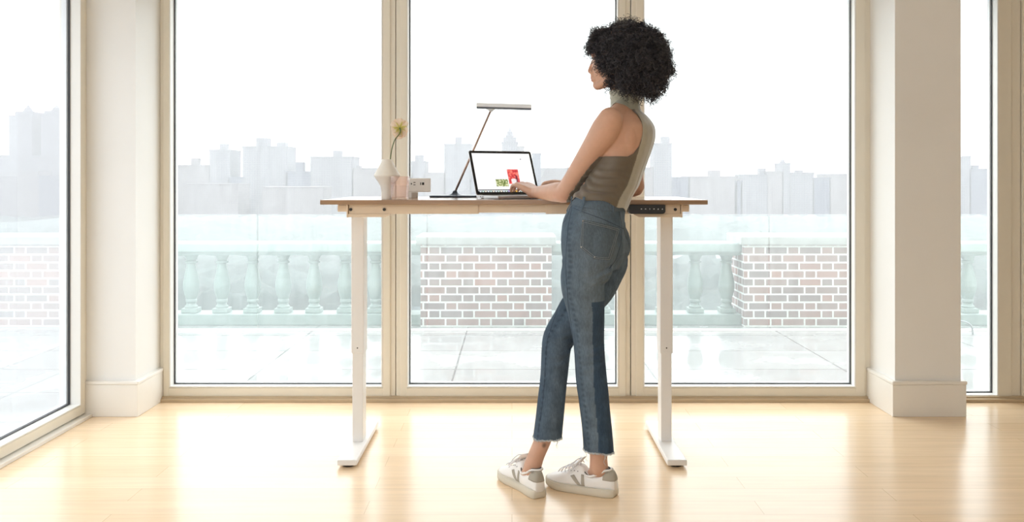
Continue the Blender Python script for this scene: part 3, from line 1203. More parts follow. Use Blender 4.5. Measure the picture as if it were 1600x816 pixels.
nt.links.new(mx.outputs[0], out.inputs['Surface'])
GY_ = 3.575
GX = (624.6 - 800) * GY_ / F
k = GY_ / F


def flute(a, z):
    return 1 + (0.035 * math.cos(a * 2 * math.pi * 9) if z < 25 * k else 0)


bm = bmesh.new()
prof = [(1, 0.0), (12.0, 0.0), (13.2, 1.0), (13.6, 6), (14.0, 14), (14.3, 22), (14.5, 24.5), (15.1, 26), (15.5, 36), (15.2, 36.4),
        (14.7, 36.0), (14.3, 26), (13.4, 24), (12.6, 5), (11.5, 3.2), (1, 3.0)]
lathe(bm, [(r * k, z * k) for r, z in prof], n=108, wob=flute)
tumbler = bm_obj('tumbler', bm, gm, smooth=True)
tumbler.location = (GX, GY_, DZ)
tag(tumbler, 'small pale pink glass tumbler with fluted sides beside the cream vase', 'glass')
bm = bmesh.new()
lathe(bm, [(1 * k, 3.3 * k), (11.2 * k, 3.4 * k), (12.3 * k, 5.4 * k), (13.0 * k, 22.0 * k), (1 * k, 22.2 * k)], n=48)
wm = glass_mat('clear_water', 0.12, (0.99, 0.985, 0.98), streaks=False, refl=0.6)
wt_ = bm_obj('water', bm, wm, tumbler, smooth=True)

# ------------------------------------------------------------------ desk power outlet
ow = mat('warm_white_plastic', (0.90, 0.89, 0.87), 0.4)
PX, PY = (654 - 800) * 3.86 / F, 3.86
po = empty('power_outlet', (PX, PY, DZ), math.radians(9))
tag(po, 'white clamp-on power outlet block standing behind the pink tumbler', 'power outlet')
kp = 3.86 / F
bm = bmesh.new()
box(bm, (-18 * kp, -0.022, 9.5 * kp), (18.5 * kp, 0.022, 31 * kp), 0.005, 3)
body = bm_obj('body', bm, ow, po)
bm = bmesh.new()
box(bm, (-18 * kp, -0.020, 0.0), (-1 * kp, 0.022, 10.2 * kp), 0.003)
bm_obj('stand', bm, ow, po)
bm = bmesh.new()
box(bm, (-11.5 * kp, -0.028, 0.0), (-2.5 * kp, -0.0202, 9.0 * kp), 0.002)
bm_obj('clamp', bm, mat('taupe_plastic', (0.52, 0.46, 0.40), 0.4), po)
slotm = mat('dark_slot', (0.015, 0.015, 0.015), 0.5)
for (x0, x1, z0, z1) in ((-12.3, -10.7, 21.2, 23.4), (-8.4, -5.2, 23.8, 24.9), (-8.4, -5.2, 20.2, 21.2)):
    bm = bmesh.new()
    box(bm, (x0 * kp, -0.0232, z0 * kp), (x1 * kp, -0.0218, z1 * kp), 0.0)
    bm_obj('socket_slot', bm, slotm, body)
for x0, x1 in ((2.2, 3.4), (5.0, 8.2)):
    bm = bmesh.new()
    box(bm, (x0 * kp, -0.0232, 20.4 * kp), (x1 * kp, -0.0218, 24.4 * kp), 0.0)
    bm_obj('usb_port', bm, slotm, body)
for x in (-14.2, -5.6):
    bm = bmesh.new()
    tube(bm, [(x * kp, -0.010, 0.001), (x * kp, -0.010, 0.004)], 0.006, 12, 1, cap='flat')
    bm_obj('clamp_screw', bm, M['steel'], po)

# ------------------------------------------------------------------ desk lamp
LY = 4.06
dark = mat('dark_anodised_base', (0.035, 0.045, 0.06), 0.35, metal=0.4)
rose = mat('rose_bronze_rod', (0.50, 0.36, 0.29), 0.35, metal=0.6)
silver = mat('satin_silver', (0.90, 0.95, 1.0), 0.35)
lx = (709 - 800) * LY / F
lamp = empty('desk_lamp', (lx, LY, DZ))
tag(lamp, 'slim desk lamp with flat bar head and bronze rod behind the laptop', 'lamp')
bm = bmesh.new()
box(bm, ((674 - 709) * LY / F, -0.10, 0.0), ((747 - 709) * LY / F, 0.055, 0.009), 0.003)
bm_obj('base', bm, dark, lamp)
bm = bmesh.new()
kl = LY / F
lathe(bm, [(10.5 * kl, 0.009), (9 * kl, 0.011), (5.0 * kl, 0.018), (3.4 * kl, 0.026), (2.6 * kl, 0.030)], (2 * kl, 0.0, 0), 28)
bm_obj('pivot', bm, dark, lamp, smooth=True)
L0 = Vector(((711.5 - 709) * kl, 0, 0.026))
L1 = Vector(((767.0 - 709) * kl, 0, EYE - DZ + (280 - 172.5) * kl))
bm = bmesh.new()
tube(bm, [L0, L1], 0.0050, 16, 1, cap='flat')
bm_obj('rod', bm, rose, lamp, smooth=True)
bm = bmesh.new()
lathe(bm, [(8.0 * kl, 0.0085), (6 * kl, 0.006), (3.0 * kl, 0.0), (2.0 * kl, -0.004)], (L1.x, 0, L1.z - 0.003), 24)
bm_obj('hinge', bm, silver, lamp, smooth=True)
hd = bpy.data.objects.new('lamp_head', None)
bm = bmesh.new()
box(bm, (-0.1255, -0.026, 0.0035), (0.1255, 0.026, 0.0215), 0.0025, 3)
hd = bm_obj('lamp_head', bm, silver, lamp)
hd.location = ((787.3 - 709) * kl, 0, EYE - DZ + (280 - 170.0) * kl)
hd.rotation_euler = (0, math.radians(1.7), 0)
bm = bmesh.new()
box(bm, (-0.1245, -0.0262, -0.002), (0.1255, 0.0262, 0.0045), 0.002)
bm_obj('diffuser', bm, mat('unlit_diffuser', (0.10, 0.11, 0.14), 0.4), hd)

# ------------------------------------------------------------------ laptop
TH = math.radians(26.5)
TILT = math.radians(24)
LW, LD = 0.306, 0.212
hinge_l = Vector((-0.152, 3.81, DZ))
lap = empty('laptop', tuple(hinge_l), TH)        # local x along the hinge, -y towards the user
tag(lap, 'open silver laptop with a black-edged bright screen on the desk', 'laptop')
grey = mat('silver_aluminium', (0.62, 0.62, 0.64), 0.32, metal=0.55)
bm = bmesh.new()
box(bm, (0, -LD, 0.002), (LW, 0.002, 0.0135), 0.003, 3)
lb = bm_obj('base', bm, grey, lap)
bxo('keyboard', (0.018, -0.125, 0.0132), (LW - 0.018, -0.022, 0.0142), mat('black_keys', (0.02, 0.02, 0.022), 0.5), lb)
bxo('trackpad', (0.095, -0.205, 0.0132), (LW - 0.095, -0.132, 0.0139), mat('grey_trackpad', (0.5, 0.5, 0.52), 0.25), lb)
for fx in (0.02, LW - 0.02):
    for fy in (-LD + 0.02, -0.02):
        bm = bmesh.new()
        lathe(bm, [(0.006, 0), (0.006, 0.0022)], (fx, fy, 0), 14)
        bm_obj('rubber_foot', bm, M['black_plastic'], lb)
for q in range(2):
    bxo('side_port', (-0.0004, -0.05 - q * 0.02, 0.006), (0.001, -0.04 - q * 0.02, 0.0095), slotm, lb)
# lid, tilted back about the hinge line
SH = 0.212
lid = empty('lid', (0, 0, 0))
lid.parent = lap
bpy.data.objects.remove(lid)


def lid_pt(x, h, d=0.0):
    """x along hinge, h up the lid, d out of the screen (towards the user)"""
    return Vector((x, math.sin(TILT) * h - math.cos(TILT) * d, 0.0135 + math.cos(TILT) * h + math.sin(TILT) * d))


ML = Matrix(((1, 0, 0, 0), (0, -math.cos(TILT), math.sin(TILT), 0), (0, math.sin(TILT), math.cos(TILT), 0.0135), (0, 0, 0, 1)))
# ML maps (x, d, h)


def rrect(x0, x1, z0, z1, r, n=6):
    P = []
    for cx, cz, a0 in ((x1 - r, z1 - r, 0), (x0 + r, z1 - r, 90), (x0 + r, z0 + r, 180), (x1 - r, z0 + r, 270)):
        for k in range(n + 1):
            a = math.radians(a0 + 90 * k / n)
            P.append((cx + r * math.cos(a), cz + r * math.sin(a)))
    return P


def slab(name, P, d0, d1, m, parent):
    bm = bmesh.new()
    va = [bm.verts.new(ML @ Vector((x, d0, z))) for x, z in P]
    vb = [bm.verts.new(ML @ Vector((x, d1, z))) for x, z in P]
    bm.faces.new(va)
    bm.faces.new(list(reversed(vb)))
    n = len(P)
    for k in range(n):
        bm.faces.new((va[k], vb[k], vb[(k + 1) % n], va[(k + 1) % n]))
    return bm_obj(name, bm, m, parent)


sq = lambda a, b, c, d: [(a, c), (b, c), (b, d), (a, d)]
screen = slab('screen', rrect(0, LW, 0.002, SH, 0.009), -0.0055, -0.0007, grey, lap)
slab('bezel', rrect(0.0008, LW - 0.0008, 0.0028, SH - 0.0008, 0.0085), -0.0009, 0.0, M['black_plastic'], screen)
slab('hinge', sq(0.03, LW - 0.03, -0.006, 0.004), -0.006, -0.001, M['black_plastic'], lap)
page = emit_mat('bright_page', (1.0, 1.0, 1.0), 1.0)
slab('display', sq(0.012, LW - 0.011, 0.019, SH - 0.0125), -0.0002, 0.0003, page, screen)


def pic_mat(name, c1, c2, c3, sc):
    m = bpy.data.materials.new(name)
    m.use_nodes = True
    nt = m.node_tree
    b = nt.nodes['Principled BSDF']
    tc = nt.nodes.new('ShaderNodeTexCoord')
    v = nt.nodes.new('ShaderNodeTexNoise')
    v.inputs['Scale'].default_value = sc
    v.inputs['Detail'].default_value = 2
    nt.links.new(tc.outputs['Object'], v.inputs['Vector'])
    cr = nt.nodes.new('ShaderNodeValToRGB')
    e = cr.color_ramp.elements
    e[0].position, e[0].color = 0.38, (*c1, 1)
    e[1].position, e[1].color = 0.5, (*c2, 1)
    e2 = e.new(0.62)
    e2.color = (*c3, 1)
    nt.links.new(v.outputs['Fac'], cr.inputs[0])
    b.inputs['Base Color'].default_value = (0.02, 0.02, 0.02, 1)
    nt.links.new(cr.outputs[0], b.inputs['Emission Color'])
    b.inputs['Emission Strength'].default_value = 1.0
    return m


red = pic_mat('red_picture', (0.60, 0.03, 0.05), (0.9, 0.10, 0.09), (0.98, 0.28, 0.22), 90)
green = pic_mat('green_picture', (0.12, 0.18, 0.04), (0.45, 0.5, 0.2), (0.85, 0.86, 0.6), 110)
slab('red_picture', sq(0.168, 0.222, 0.052, 0.122), 0.0003, 0.0005, red, screen)
slab('picture_figure', [(0.182, 0.052), (0.205, 0.056), (0.208, 0.072), (0.196, 0.078), (0.180, 0.074)], 0.0005, 0.0006,
     emit_mat('pale_figure', (0.93, 0.85, 0.85), 1.0), screen)
slab('picture_figure', [(0.204, 0.06), (0.214, 0.062), (0.213, 0.09), (0.206, 0.096), (0.203, 0.08)], 0.0005, 0.0006,
     emit_mat('dark_red_figure', (0.22, 0.02, 0.05), 1.0), screen)
slab('green_picture', sq(0.104, 0.163, 0.040, 0.074), 0.0003, 0.0005, green, screen)
slab('page_mark', sq(0.244, 0.249, 0.170, 0.174), 0.0003, 0.0005, emit_mat('dark_mark', (0.06, 0.06, 0.1), 1.0), screen)
slab('dark_band', sq(0.011, LW - 0.009, 0.0215, 0.0255), 0.0003, 0.0005, emit_mat('page_foot', (0.06, 0.06, 0.07), 1.0), screen)
ic = [emit_mat('icon_%d' % i, c, 1.0) for i, c in enumerate(((0.75, 0.8, 0.85), (0.6, 0.75, 0.7), (0.85, 0.8, 0.7), (0.9, 0.5, 0.08),
                                                             (0.5, 0.45, 0.75), (0.95, 0.75, 0.75)))]
for i in range(22):
    x = 0.018 + i * 0.0124
    h = 0.0215
    slab('dock_icon', sq(x, x + 0.0085, 0.0135, h), 0.0003, 0.0005, ic[(3 if i in (12, 14) else (i * 5 + i // 3) % 6 if i > 10 else i % 3)], screen)
# ------------------------------------------------------------------ the woman at the desk
PO = Vector((0.26, 3.24, 0.0))
person = empty('person', tuple(PO))
tag(person, 'person with big dark curly hair, sleeveless olive top and cropped jeans, typing at the desk', 'person')


def lf(yaw):
    y = math.radians(yaw)
    return Vector((-math.cos(y), math.sin(y), 0)), Vector((-math.sin(y), -math.cos(y), 0))   # front, left


YAW = 28
TF, TL = lf(YAW)
# ---- leg centre lines (shared by body and jeans)
LEG_L = [(.262, 3.215, .93), (.272, 3.20, .831), (.256, 3.20, .78), (.255, 3.20, .735), (.262, 3.20, .688), (.269, 3.20, .624),
         (.277, 3.20, .532), (.285, 3.20, .417), (.298, 3.19, .302), (.309, 3.19, .187)]
R_L = [.070, .092, .0805, .0755, .0695, .062, .0535, .055, .052, .052]
LEG_R = [(.338, 3.345, .93), (.345, 3.345, .83), (.333, 3.335, .781), (.305, 3.32, .72), (.262, 3.315, .672), (.215, 3.31, .606),
         (.182, 3.30, .558), (.165, 3.285, .517), (.154, 3.255, .406), (.139, 3.23, .295), (.129, 3.215, .206)]
R_R = [.070, .090, .082, .074, .071, .062, .058, .054, .049, .049, .051]

# ---- body -----------------------------------------------------------------
bm = bmesh.new()
torso = [(.300, 3.270, .84, .11, .07, 26), (.300, 3.270, .895, .145, .090, 26), (.303, 3.285, .987, .138, .092, 26),
         (.330, 3.300, 1.055, .120, .088, 26), (.352, 3.315, 1.085, .117, .090, 27), (.374, 3.325, 1.115, .124, .094, 28),
         (.388, 3.335, 1.155, .130, .096, 28), (.401, 3.340, 1.20, .132, .101, 28), (.410, 3.338, 1.245, .134, .108, 28),
         (.417, 3.334, 1.285, .138, .112, 28), (.422, 3.332, 1.325, .137, .104, 28), (.424, 3.335, 1.360, .108, .080, 28),
         (.424, 3.338, 1.385, .070, .055, 28), (.424, 3.340, 1.41, .050, .050, 28)]
ringloft(bm, torso, 44, 4)
# shoulder blades and bust
for s in (1, -1):
    c = Vector((.404, 3.338, 1.235)) + TF * .060 + TL * (s * .062)
    ball(bm, c, (TL, TF, Vector((0, 0, 1))), (.050, .045, .052))
    c = Vector((.412, 3.338, 1.29)) - TF * .058 + TL * (s * .075)
    ball(bm, c, (TL, TF, Vector((0, 0, 1))), (.048, .036, .062))
# neck
tube(bm, [(.426, 3.345, 1.35), (.423, 3.343, 1.42), (.415, 3.338, 1.475), (.408, 3.334, 1.535)], [.060, .0505, .0485, .050], 24, 5)
# trapezius
for s in (1, -1):
    tube(bm, [Vector((.424, 3.342, 1.415)), Vector((.424, 3.340, 1.378)) + TL * (s * .06), Vector((.422, 3.336, 1.350)) + TL * (s * .115)],
         [.032, .034, .036], 16, 5)


def arm(sh, el, wr, r0, bow=(0, 0, 0)):
    sh, el, wr = Vector(sh), Vector(el), Vector(wr)
    d = el - sh
    f = wr - el
    pts = [sh + Vector((0, 0, .006)), sh + d * .12, sh + d * .35, sh + d * .6, sh + d * .85, el, el + f * .16, el + f * .35, el + f * .6,
           el + f * .85, wr, wr + f * .08]
    rr = [.046, .051, .045, .040, .0365, .0375, .0385, .0365, .0305, .0255, .0235, .0235]
    tube(bm, pts, [r * r0 for r in rr], 24, 4)


SH_L, EL_L, WR_L = (.352, 3.185, 1.336), (.200, 3.345, 1.081), (.090, 3.560, 1.0765)
SH_R, EL_R, WR_R = (.474, 3.488, 1.322), (.497, 3.590, 1.096), (.255, 3.710, 1.098)
arm(SH_L, EL_L, WR_L, 1.0)
arm(SH_R, EL_R, WR_R, 0.94)


def hand(wrist, mcp, up, fingers, thumb, side):
    """wrist, mcp: centre of the knuckle row; up: back of the hand; side: direction of the index side"""
    W, K = Vector(wrist), Vector(mcp)
    d = (K - W)
    L = d.length
    d.normalize()
    S = Vector(side)
    S = (S - d * S.dot(d)).normalized()
    U = S.cross(d)
    if U.dot(Vector(up)) < 0: U = -U
    # palm: four metacarpal rays fused into one slab
    for t in (-.030, -.010, .010, .030):
        tube(bm, [W + S * (t * .45), W + d * (L * .5) + S * (t * .8) + U * .001, K + S * t - U * (.002 + abs(t) * .08)],
             [.0155, .0135, .0105], 12, 3)
    ball(bm, W + d * (L * .55) - U * .008, (S, d, U), (.034, .040, .012))
    names = ('little', 'ring', 'middle', 'index')
    for q, (t, ln, a1, a2, a3, spread) in enumerate(fingers):
        P = K + S * t - U * (.002 + abs(t) * .08)
        pts = [P - d * .006]
        ang = 0
        dirx = (d + S * spread).normalized()
        for seg, a in ((.45, a1), (.30, a2), (.25, a3)):
            ang += math.radians(a)
            P = P + (dirx * math.cos(ang) - U * math.sin(ang)) * (ln * seg)
            pts.append(P)
        r = .0088 if q else .0078
        tube(bm, pts, [r * 1.1, r * 1.0, r * .92, r * .78], 12, 4)
    # thumb leaves the side of the palm near its base
    T = [W + d * (L * .22) + S * .018 - U * .006]
    for (a, b, c) in thumb:
        T.append(T[-1] + d * a + S * b - U * c)
    tube(bm, T, [.0135, .0115, .0095, .0085], 12, 4)
    return U


FING = [(-.030, .056, 22, 42, 22, -.12), (-.0105, .070, 15, 42, 24, -.04), (.0105, .076, 12, 42, 24, .02), (.031, .068, 12, 38, 22, .08)]
FING2 = [(-.030, .056, 32, 42, 28, -.12), (-.0105, .070, 26, 44, 28, -.04), (.0105, .076, 24, 44, 28, .02), (.031, .068, 24, 42, 26, .08)]
hand(WR_L, (.046, 3.640, 1.110), (0, 0, 1), FING, ((.020, .022, .010), (.024, .004, .009), (.018, -.004, .006)), (.88, .45, 0.0))
hand(WR_R, (.183, 3.765, 1.121), (0, 0, 1), FING2, ((.020, .020, .010), (.024, .004, .009), (.018, -.004, .006)), (-.5, -.86, 0))

# ---- head
HC = Vector((.394, 3.340, 1.585))
HF, HL = lf(18)
HU = Vector((0, 0, 1))


def H(f, l, z):
    return HC + HF * f + HL * l + HU * z


AX = (HF, HL, HU)
ball(bm, H(-.006, 0, .022), AX, (.092, .074, .086), 32)
ball(bm, H(.030, 0, -.025), AX, (.064, .058, .075), 32)
ball(bm, H(.040, 0, -.066), AX, (.050, .040, .042), 24)
tube(bm, [H(-.012, .052, -.052), H(.030, .040, -.083), H(.066, .017, -.102), H(.076, 0, -.105), H(.066, -.017, -.102), H(.030, -.040, -.083),
          H(-.012, -.052, -.052)], [.015, .014, .013, .0135, .013, .014, .015], 14, 5)
ball(bm, H(.079, 0, -.100), AX, (.0145, .017, .0145), 16)
for s in (1, -1):
    ball(bm, H(.052, .036 * s, -.036), AX, (.030, .024, .028), 16)          # cheek
    tube(bm, [H(.0845, .0155 * s, -.003), H(.0875, .029 * s, .0050), H(.0770, .0425 * s, -.004)], [.0030, .0042, .0030], 10, 4)   # upper lid
    tube(bm, [H(.0840, .0155 * s, -.008), H(.0840, .029 * s, -.0165), H(.0755, .0425 * s, -.009)], [.0025, .0032, .0025], 10, 4)   # lower lid
    ball(bm, H(.084, .026 * s, .014), AX, (.010, .024, .008), 14)           # brow ridge
    ball(bm, H(.0945, .0125 * s, -.050), AX, (.009, .0068, .0062), 12)       # nostril wing
    ball(bm, H(-.006, .075 * s, -.022), (HF, HL, HU), (.015, .008, .028), 14)   # ear
    ball(bm, H(-.004, .079 * s, -.012), (HF, HL, HU), (.012, .006, .014), 12)
tube(bm, [H(.087, 0, .008), H(.0945, 0, -.012), H(.103, 0, -.034), H(.1065, 0, -.046)], [.0055, .0056, .0066, .0074], 12, 4)
ball(bm, H(.099, 0, -.052), AX, (.010, .006, .005), 12)
ball(bm, H(.092, 0, -.060), AX, (.010, .014, .010), 12)
tube(bm, [H(.078, .024, -.0765), H(.0925, .012, -.0720), H(.0965, 0, -.0712), H(.0925, -.012, -.0720), H(.078, -.024, -.0765)],
     [.0022, .0045, .0052, .0045, .0022], 12, 5)                            # upper lip
tube(bm, [H(.077, .022, -.0785), H(.0900, .012, -.0815), H(.0945, 0, -.0820), H(.0900, -.012, -.0815), H(.077, -.022, -.0785)],
     [.0022, .0048, .0056, .0048, .0022], 12, 5)                            # lower lip
ball(bm, H(.078, 0, -.078), AX, (.014, .020, .012), 16)

# ---- legs and feet
tube(bm, LEG_L + [(.310, 3.187, .135), (.311, 3.188, .095)], [r * .74 for r in R_L[:8]] + [.043, .036, .0315, .034], 20, 4)
tube(bm, LEG_R[:-1] + [(.117, 3.212, .206), (.088, 3.207, .135), (.074, 3.206, .095)], [r * .74 for r in R_R[:8]] + [.040, .037, .0315, .030, .0325], 20, 4)
SHL = (Vector((.368, 3.168, 0)), math.degrees(math.atan2(.50, .86)))       # heel point, heading
SHR = (Vector((.098, 3.150, 0)), 61.0)
for (hp, hd), ank in ((SHL, Vector((.311, 3.188, .10))), (SHR, Vector((.074, 3.206, .10)))):
    f, l = lf(hd)
    tube(bm, [ank, hp + f * .090 + Vector((0, 0, .060)), hp + f * .15 + Vector((0, 0, .050)), hp + f * .21 + Vector((0, 0, .038))],
         [.029, .0235, .020, .012], 16, 4)
    tube(bm, [ank + Vector((0, 0, .01)), hp + f * .040 + Vector((0, 0, .050))], [.028, .022], 16, 3)
    for s in (1, -1):
        ball(bm, ank + l * (.026 * s) + Vector((0, 0, -.012)), (f, l, Vector((0, 0, 1))), (.012, .010, .012), 12)

def seg_dist(P, a, b):
    a, b = np.array(a), np.array(b)
    d = b - a
    t = np.clip(((P - a) @ d) / (d @ d), 0, 1)
    return np.linalg.norm(P - (a + t[:, None] * d), axis=1)


body_me, BV, BT, BN = remesh(bm, 0.0030, 7)
# skin tone: base, flushed knuckles and lips
base = np.tile(np.array((0.62, 0.37, 0.265)), (len(BV), 1))


def near(c, r):
    return np.clip(1 - np.linalg.norm(BV - np.array(c), axis=1) / r, 0, 1)[:, None]


for p, r_ in ((H(.102, 0, -.0715), .008), (H(.0975, .009, -.072), .0075), (H(.0975, -.009, -.072), .0075), (H(.100, 0, -.0825), .008), (H(.095, .009, -.081), .0075),
              (H(.095, -.009, -.081), .0075)):
    wgt = np.clip(near(p, r_) * 2.2, 0, 1)
    base = base * (1 - wgt) + np.array((0.40, 0.13, 0.12)) * wgt
for p in ((.045, 3.640, 1.113), (.20, 3.345, 1.06), (.03, 3.70, 1.08)):
    wgt = near(p, .06) * .35
    base = base * (1 - wgt) + np.array((0.55, 0.24, 0.18)) * wgt
mouth = np.clip(1 - seg_dist(BV, H(.099, .014, -.0768), H(.099, -.014, -.0768)) / .0045, 0, 1)[:, None] * .7  # dark parting painted on for the shade between the lips
base = base * (1 - mouth) + np.array((0.16, 0.05, 0.05)) * mouth
# small tattoo on the outer side of the far ankle
tt = np.array(at(851, 697, 3.175))
wgt = np.clip(near(tt, .013) * 1.5, 0, .75)
base = base * (1 - wgt) + np.array((0.10, 0.07, 0.07)) * wgt
paint(body_me, base)
M['skin'] = mat('warm_brown_skin', (0.5, 0.3, 0.2), 0.46, attr='tone', noise_amt=0.05, noise_scale=40, bump=0.08, bump_scale=400, sss=0.08)
body = link('body', body_me, M['skin'], person, smooth=True, world=True)

# eyes, brows
for s in (1, -1):
    bm = bmesh.new()
    ball(bm, H(.0745, .029 * s, -.0065), AX, (.0115, .0125, .0105), 20)
    e = bm_obj('eye', bm, mat('eye_white', (0.8, 0.78, 0.75), 0.2), body, smooth=True)
    e.matrix_parent_inverse = Matrix()
    bm = bmesh.new()
    ball(bm, H(.0822, .029 * s, -.0060), AX, (.0046, .0060, .0060), 14)
    e = bm_obj('iris', bm, mat('dark_iris', (0.03, 0.015, 0.01), 0.15), body, smooth=True)
    bm = bmesh.new()
    tube(bm, [H(.094, .012 * s, .017), H(.0925, .027 * s, .021), H(.082, .044 * s, .017)], [.0016, .0028, .0012], 10, 4)
    e = bm_obj('eyebrow', bm, mat('eyebrow_hair', (0.02, 0.015, 0.012), 0.8), body, smooth=True)
    bm = bmesh.new()
    tube(bm, [H(.0880, .0165 * s, -.0035), H(.0915, .029 * s, .0020), H(.0800, .0425 * s, -.006)], [.0006, .0010, .0008], 8, 4)
    e = bm_obj('eyelash', bm, mat('eyelash', (0.01, 0.01, 0.01), 0.8), body, smooth=True)
bm = bmesh.new()
c = H(-.004, .083, -.060)
tube(bm, [c + HU * (.011 * math.cos(a)) + HF * (.011 * math.sin(a)) for a in np.linspace(0, 2 * math.pi, 20)], .0012, 8, 1)
bm_obj('hoop_earring', bm, mat('gold', (0.8, 0.55, 0.25), 0.25, metal=1.0), body, smooth=True)

# ---- sleeveless top: follows the torso surface -----------------------------------
cz = np.array([t[2] for t in torso])
cx = np.interp(BV[:, 2], cz, [t[0] for t in torso])
cy = np.interp(BV[:, 2], cz, [t[1] for t in torso])
dx, dy = BV[:, 0] - cx, BV[:, 1] - cy
fr = dx * TF.x + dy * TF.y
le = dx * TL.x + dy * TL.y
theta = np.degrees(np.arctan2(le, fr))
ath = np.abs(theta)
Z = BV[:, 2]


armd = np.minimum(np.minimum(seg_dist(BV, SH_L, EL_L), seg_dist(BV, EL_L, WR_L)),
                  np.minimum(seg_dist(BV, SH_R, EL_R), seg_dist(BV, EL_R, WR_R)))
# how far the hem sits: lower at the back
hem = 1.050 - 0.030 * np.clip((ath - 100) / 80, 0, 1) + .004 * np.sin(theta * .12)
# armhole edge seen from behind and from the front, as an angle round the torso
tb = np.interp(Z, [1.19, 1.205, 1.222, 1.25, 1.30, 1.335, 1.365, 1.385, 1.40, 1.42], [95, 118, 134, 143, 145, 144, 140, 132, 110, 60])
tf = np.interp(Z, [1.19, 1.22, 1.26, 1.30, 1.35, 1.385, 1.42], [90, 66, 46, 36, 30, 40, 100])
f_back = (ath - tb) * .002
f_front = (tf - ath) * .002
f_low = (1.212 - Z)
f_neck = np.minimum(.062 - np.sqrt((BV[:, 0] - .422) ** 2 + (BV[:, 1] - 3.341) ** 2), Z - 1.385)
f = np.maximum.reduce([f_back, f_front, f_low, f_neck])
collar_top = 1.474 + 0.30 * (BV[:, 0] - .42)
f = np.minimum.reduce([f, Z - hem, collar_top - Z])
armlim = np.where(Z > 1.215, armd - .030, armd - .0455)
rad = np.sqrt((fr / .125) ** 2 + (le / .150) ** 2)
f = np.where((rad > 1.20) & (Z < 1.37), -0.01, f)
nearw = armd < .0455
lowarm = (Z < 1.215) & nearw & ((rad > 1.02))
f = np.where(lowarm, np.minimum(f, armd - .0455), f)
TV, TT, TN = clip(BV, BT, BN, f)
# looser towards the hem, with soft pulled folds
tz = TV[:, 2]
cx2 = np.interp(tz, cz, [t[0] for t in torso])
cy2 = np.interp(tz, cz, [t[1] for t in torso])
tth = np.degrees(np.arctan2((TV[:, 0] - cx2) * TL.x + (TV[:, 1] - cy2) * TL.y, (TV[:, 0] - cx2) * TF.x + (TV[:, 1] - cy2) * TF.y))
off = 0.0022 + np.clip((1.12 - tz) / .06, 0, 1) * (.0115 + .005 * np.clip((np.abs(tth) - 110) / 60, 0, 1))
fold = np.sin((tz * 210 + tth * .10 + np.sin(tth * .09) * 1.2)) * np.clip((1.19 - tz) / .06, 0, 1) * np.clip((150 - np.abs(tth)) / 40, 0, 1)
off += fold * .0028
off += np.sin(tth * .22 + tz * 14) * .0006 * np.clip((np.abs(tth) - 140) / 15, 0, 1)
off += np.sin(tz * 320 + tth * .05) * .0010 * np.clip((tz - 1.405) / .02, 0, 1)
TV = TV + TN * off[:, None]
me = np_mesh('tank_top', TV, TT)
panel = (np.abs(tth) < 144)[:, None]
tone = np.where(panel, np.array((0.135, 0.108, 0.078)), np.array((0.40, 0.38, 0.31)))  # two-tone panels; window light on the back is painted into the paler tone
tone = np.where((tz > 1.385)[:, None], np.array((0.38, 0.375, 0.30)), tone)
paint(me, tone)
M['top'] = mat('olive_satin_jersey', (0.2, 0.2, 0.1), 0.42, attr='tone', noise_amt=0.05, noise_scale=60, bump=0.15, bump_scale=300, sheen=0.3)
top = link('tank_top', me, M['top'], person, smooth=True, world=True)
so = top.modifiers.new('s', 'SOLIDIFY')
so.thickness = 0.0018
so.offset = 1

# ---- jeans ---------------------------------------------------------------------
bm = bmesh.new()
pelvis = [(.301, 3.272, .80, .120, .085, 26), (.301, 3.270, .845, .158, .104, 26), (.301, 3.270, .895, .164, .110, 26),
          (.301, 3.278, .945, .158, .108, 26), (.304, 3.285, .987, .150, .103, 26), (.318, 3.292, 1.025, .137, .097, 26),
          (.331, 3.300, 1.055, .127, .095, 26), (.336, 3.303, 1.075, .127, .095, 26)]
ringloft(bm, pelvis, 44, 4)
JF, JL = lf(26)
for s in (1, -1):
    c = Vector((.301, 3.272, .885)) - JF * .050 + JL * (s * .070)
    ball(bm, c, (JL, JF, Vector((0, 0, 1))), (.078, .060, .088), 24)
tube(bm, LEG_L + [(.311, 3.19, .12)], R_L + [.0535], 28, 4)
tube(bm, LEG_R + [(.122, 3.21, .15)], R_R + [.053], 28, 4)
jm, JV, JT, JN = remesh(bm, 0.0040, 4)
bpy.data.meshes.remove(jm)
# which leg a point belongs to
dL = np.min([seg_dist(JV, a, b) for a, b in zip(LEG_L, LEG_L[1:] + [(.311, 3.19, .12)])], axis=0)
dR = np.min([seg_dist(JV, a, b) for a, b in zip(LEG_R, LEG_R[1:] + [(.122, 3.21, .15)])], axis=0)
isL = dL < dR


def angle_about(V, pts):
    zz = np.array([p[2] for p in pts])[::-1]
    x = np.interp(V[:, 2], zz, np.array([p[0] for p in pts])[::-1])
    y = np.interp(V[:, 2], zz, np.array([p[1] for p in pts])[::-1])
    ddx, ddy = V[:, 0] - x, V[:, 1] - y
    return np.degrees(np.arctan2(ddx * JL.x + ddy * JL.y, ddx * JF.x + ddy * JF.y))


thL, thR = angle_about(JV, LEG_L + [(.311, 3.19, .12)]), angle_about(JV, LEG_R + [(.122, 3.21, .15)])
th = np.where(isL, thL, thR)
z = JV[:, 2]
disp = np.zeros(len(JV))


def crease(z0, th0, slope, wd, amp, leg, tw=60, freq=1):
    """a soft diagonal fold round a leg"""
    global disp
    sel = isL if leg == 'L' else ~isL
    u = (z - z0 - slope * (th - th0))
    g = np.exp(-(u / wd) ** 2) - 0.6 * np.exp(-((u - wd * 1.7) / wd) ** 2)
    disp += np.where(sel, 1.5 * amp * g * np.exp(-((th - th0) / tw) ** 2), 0)


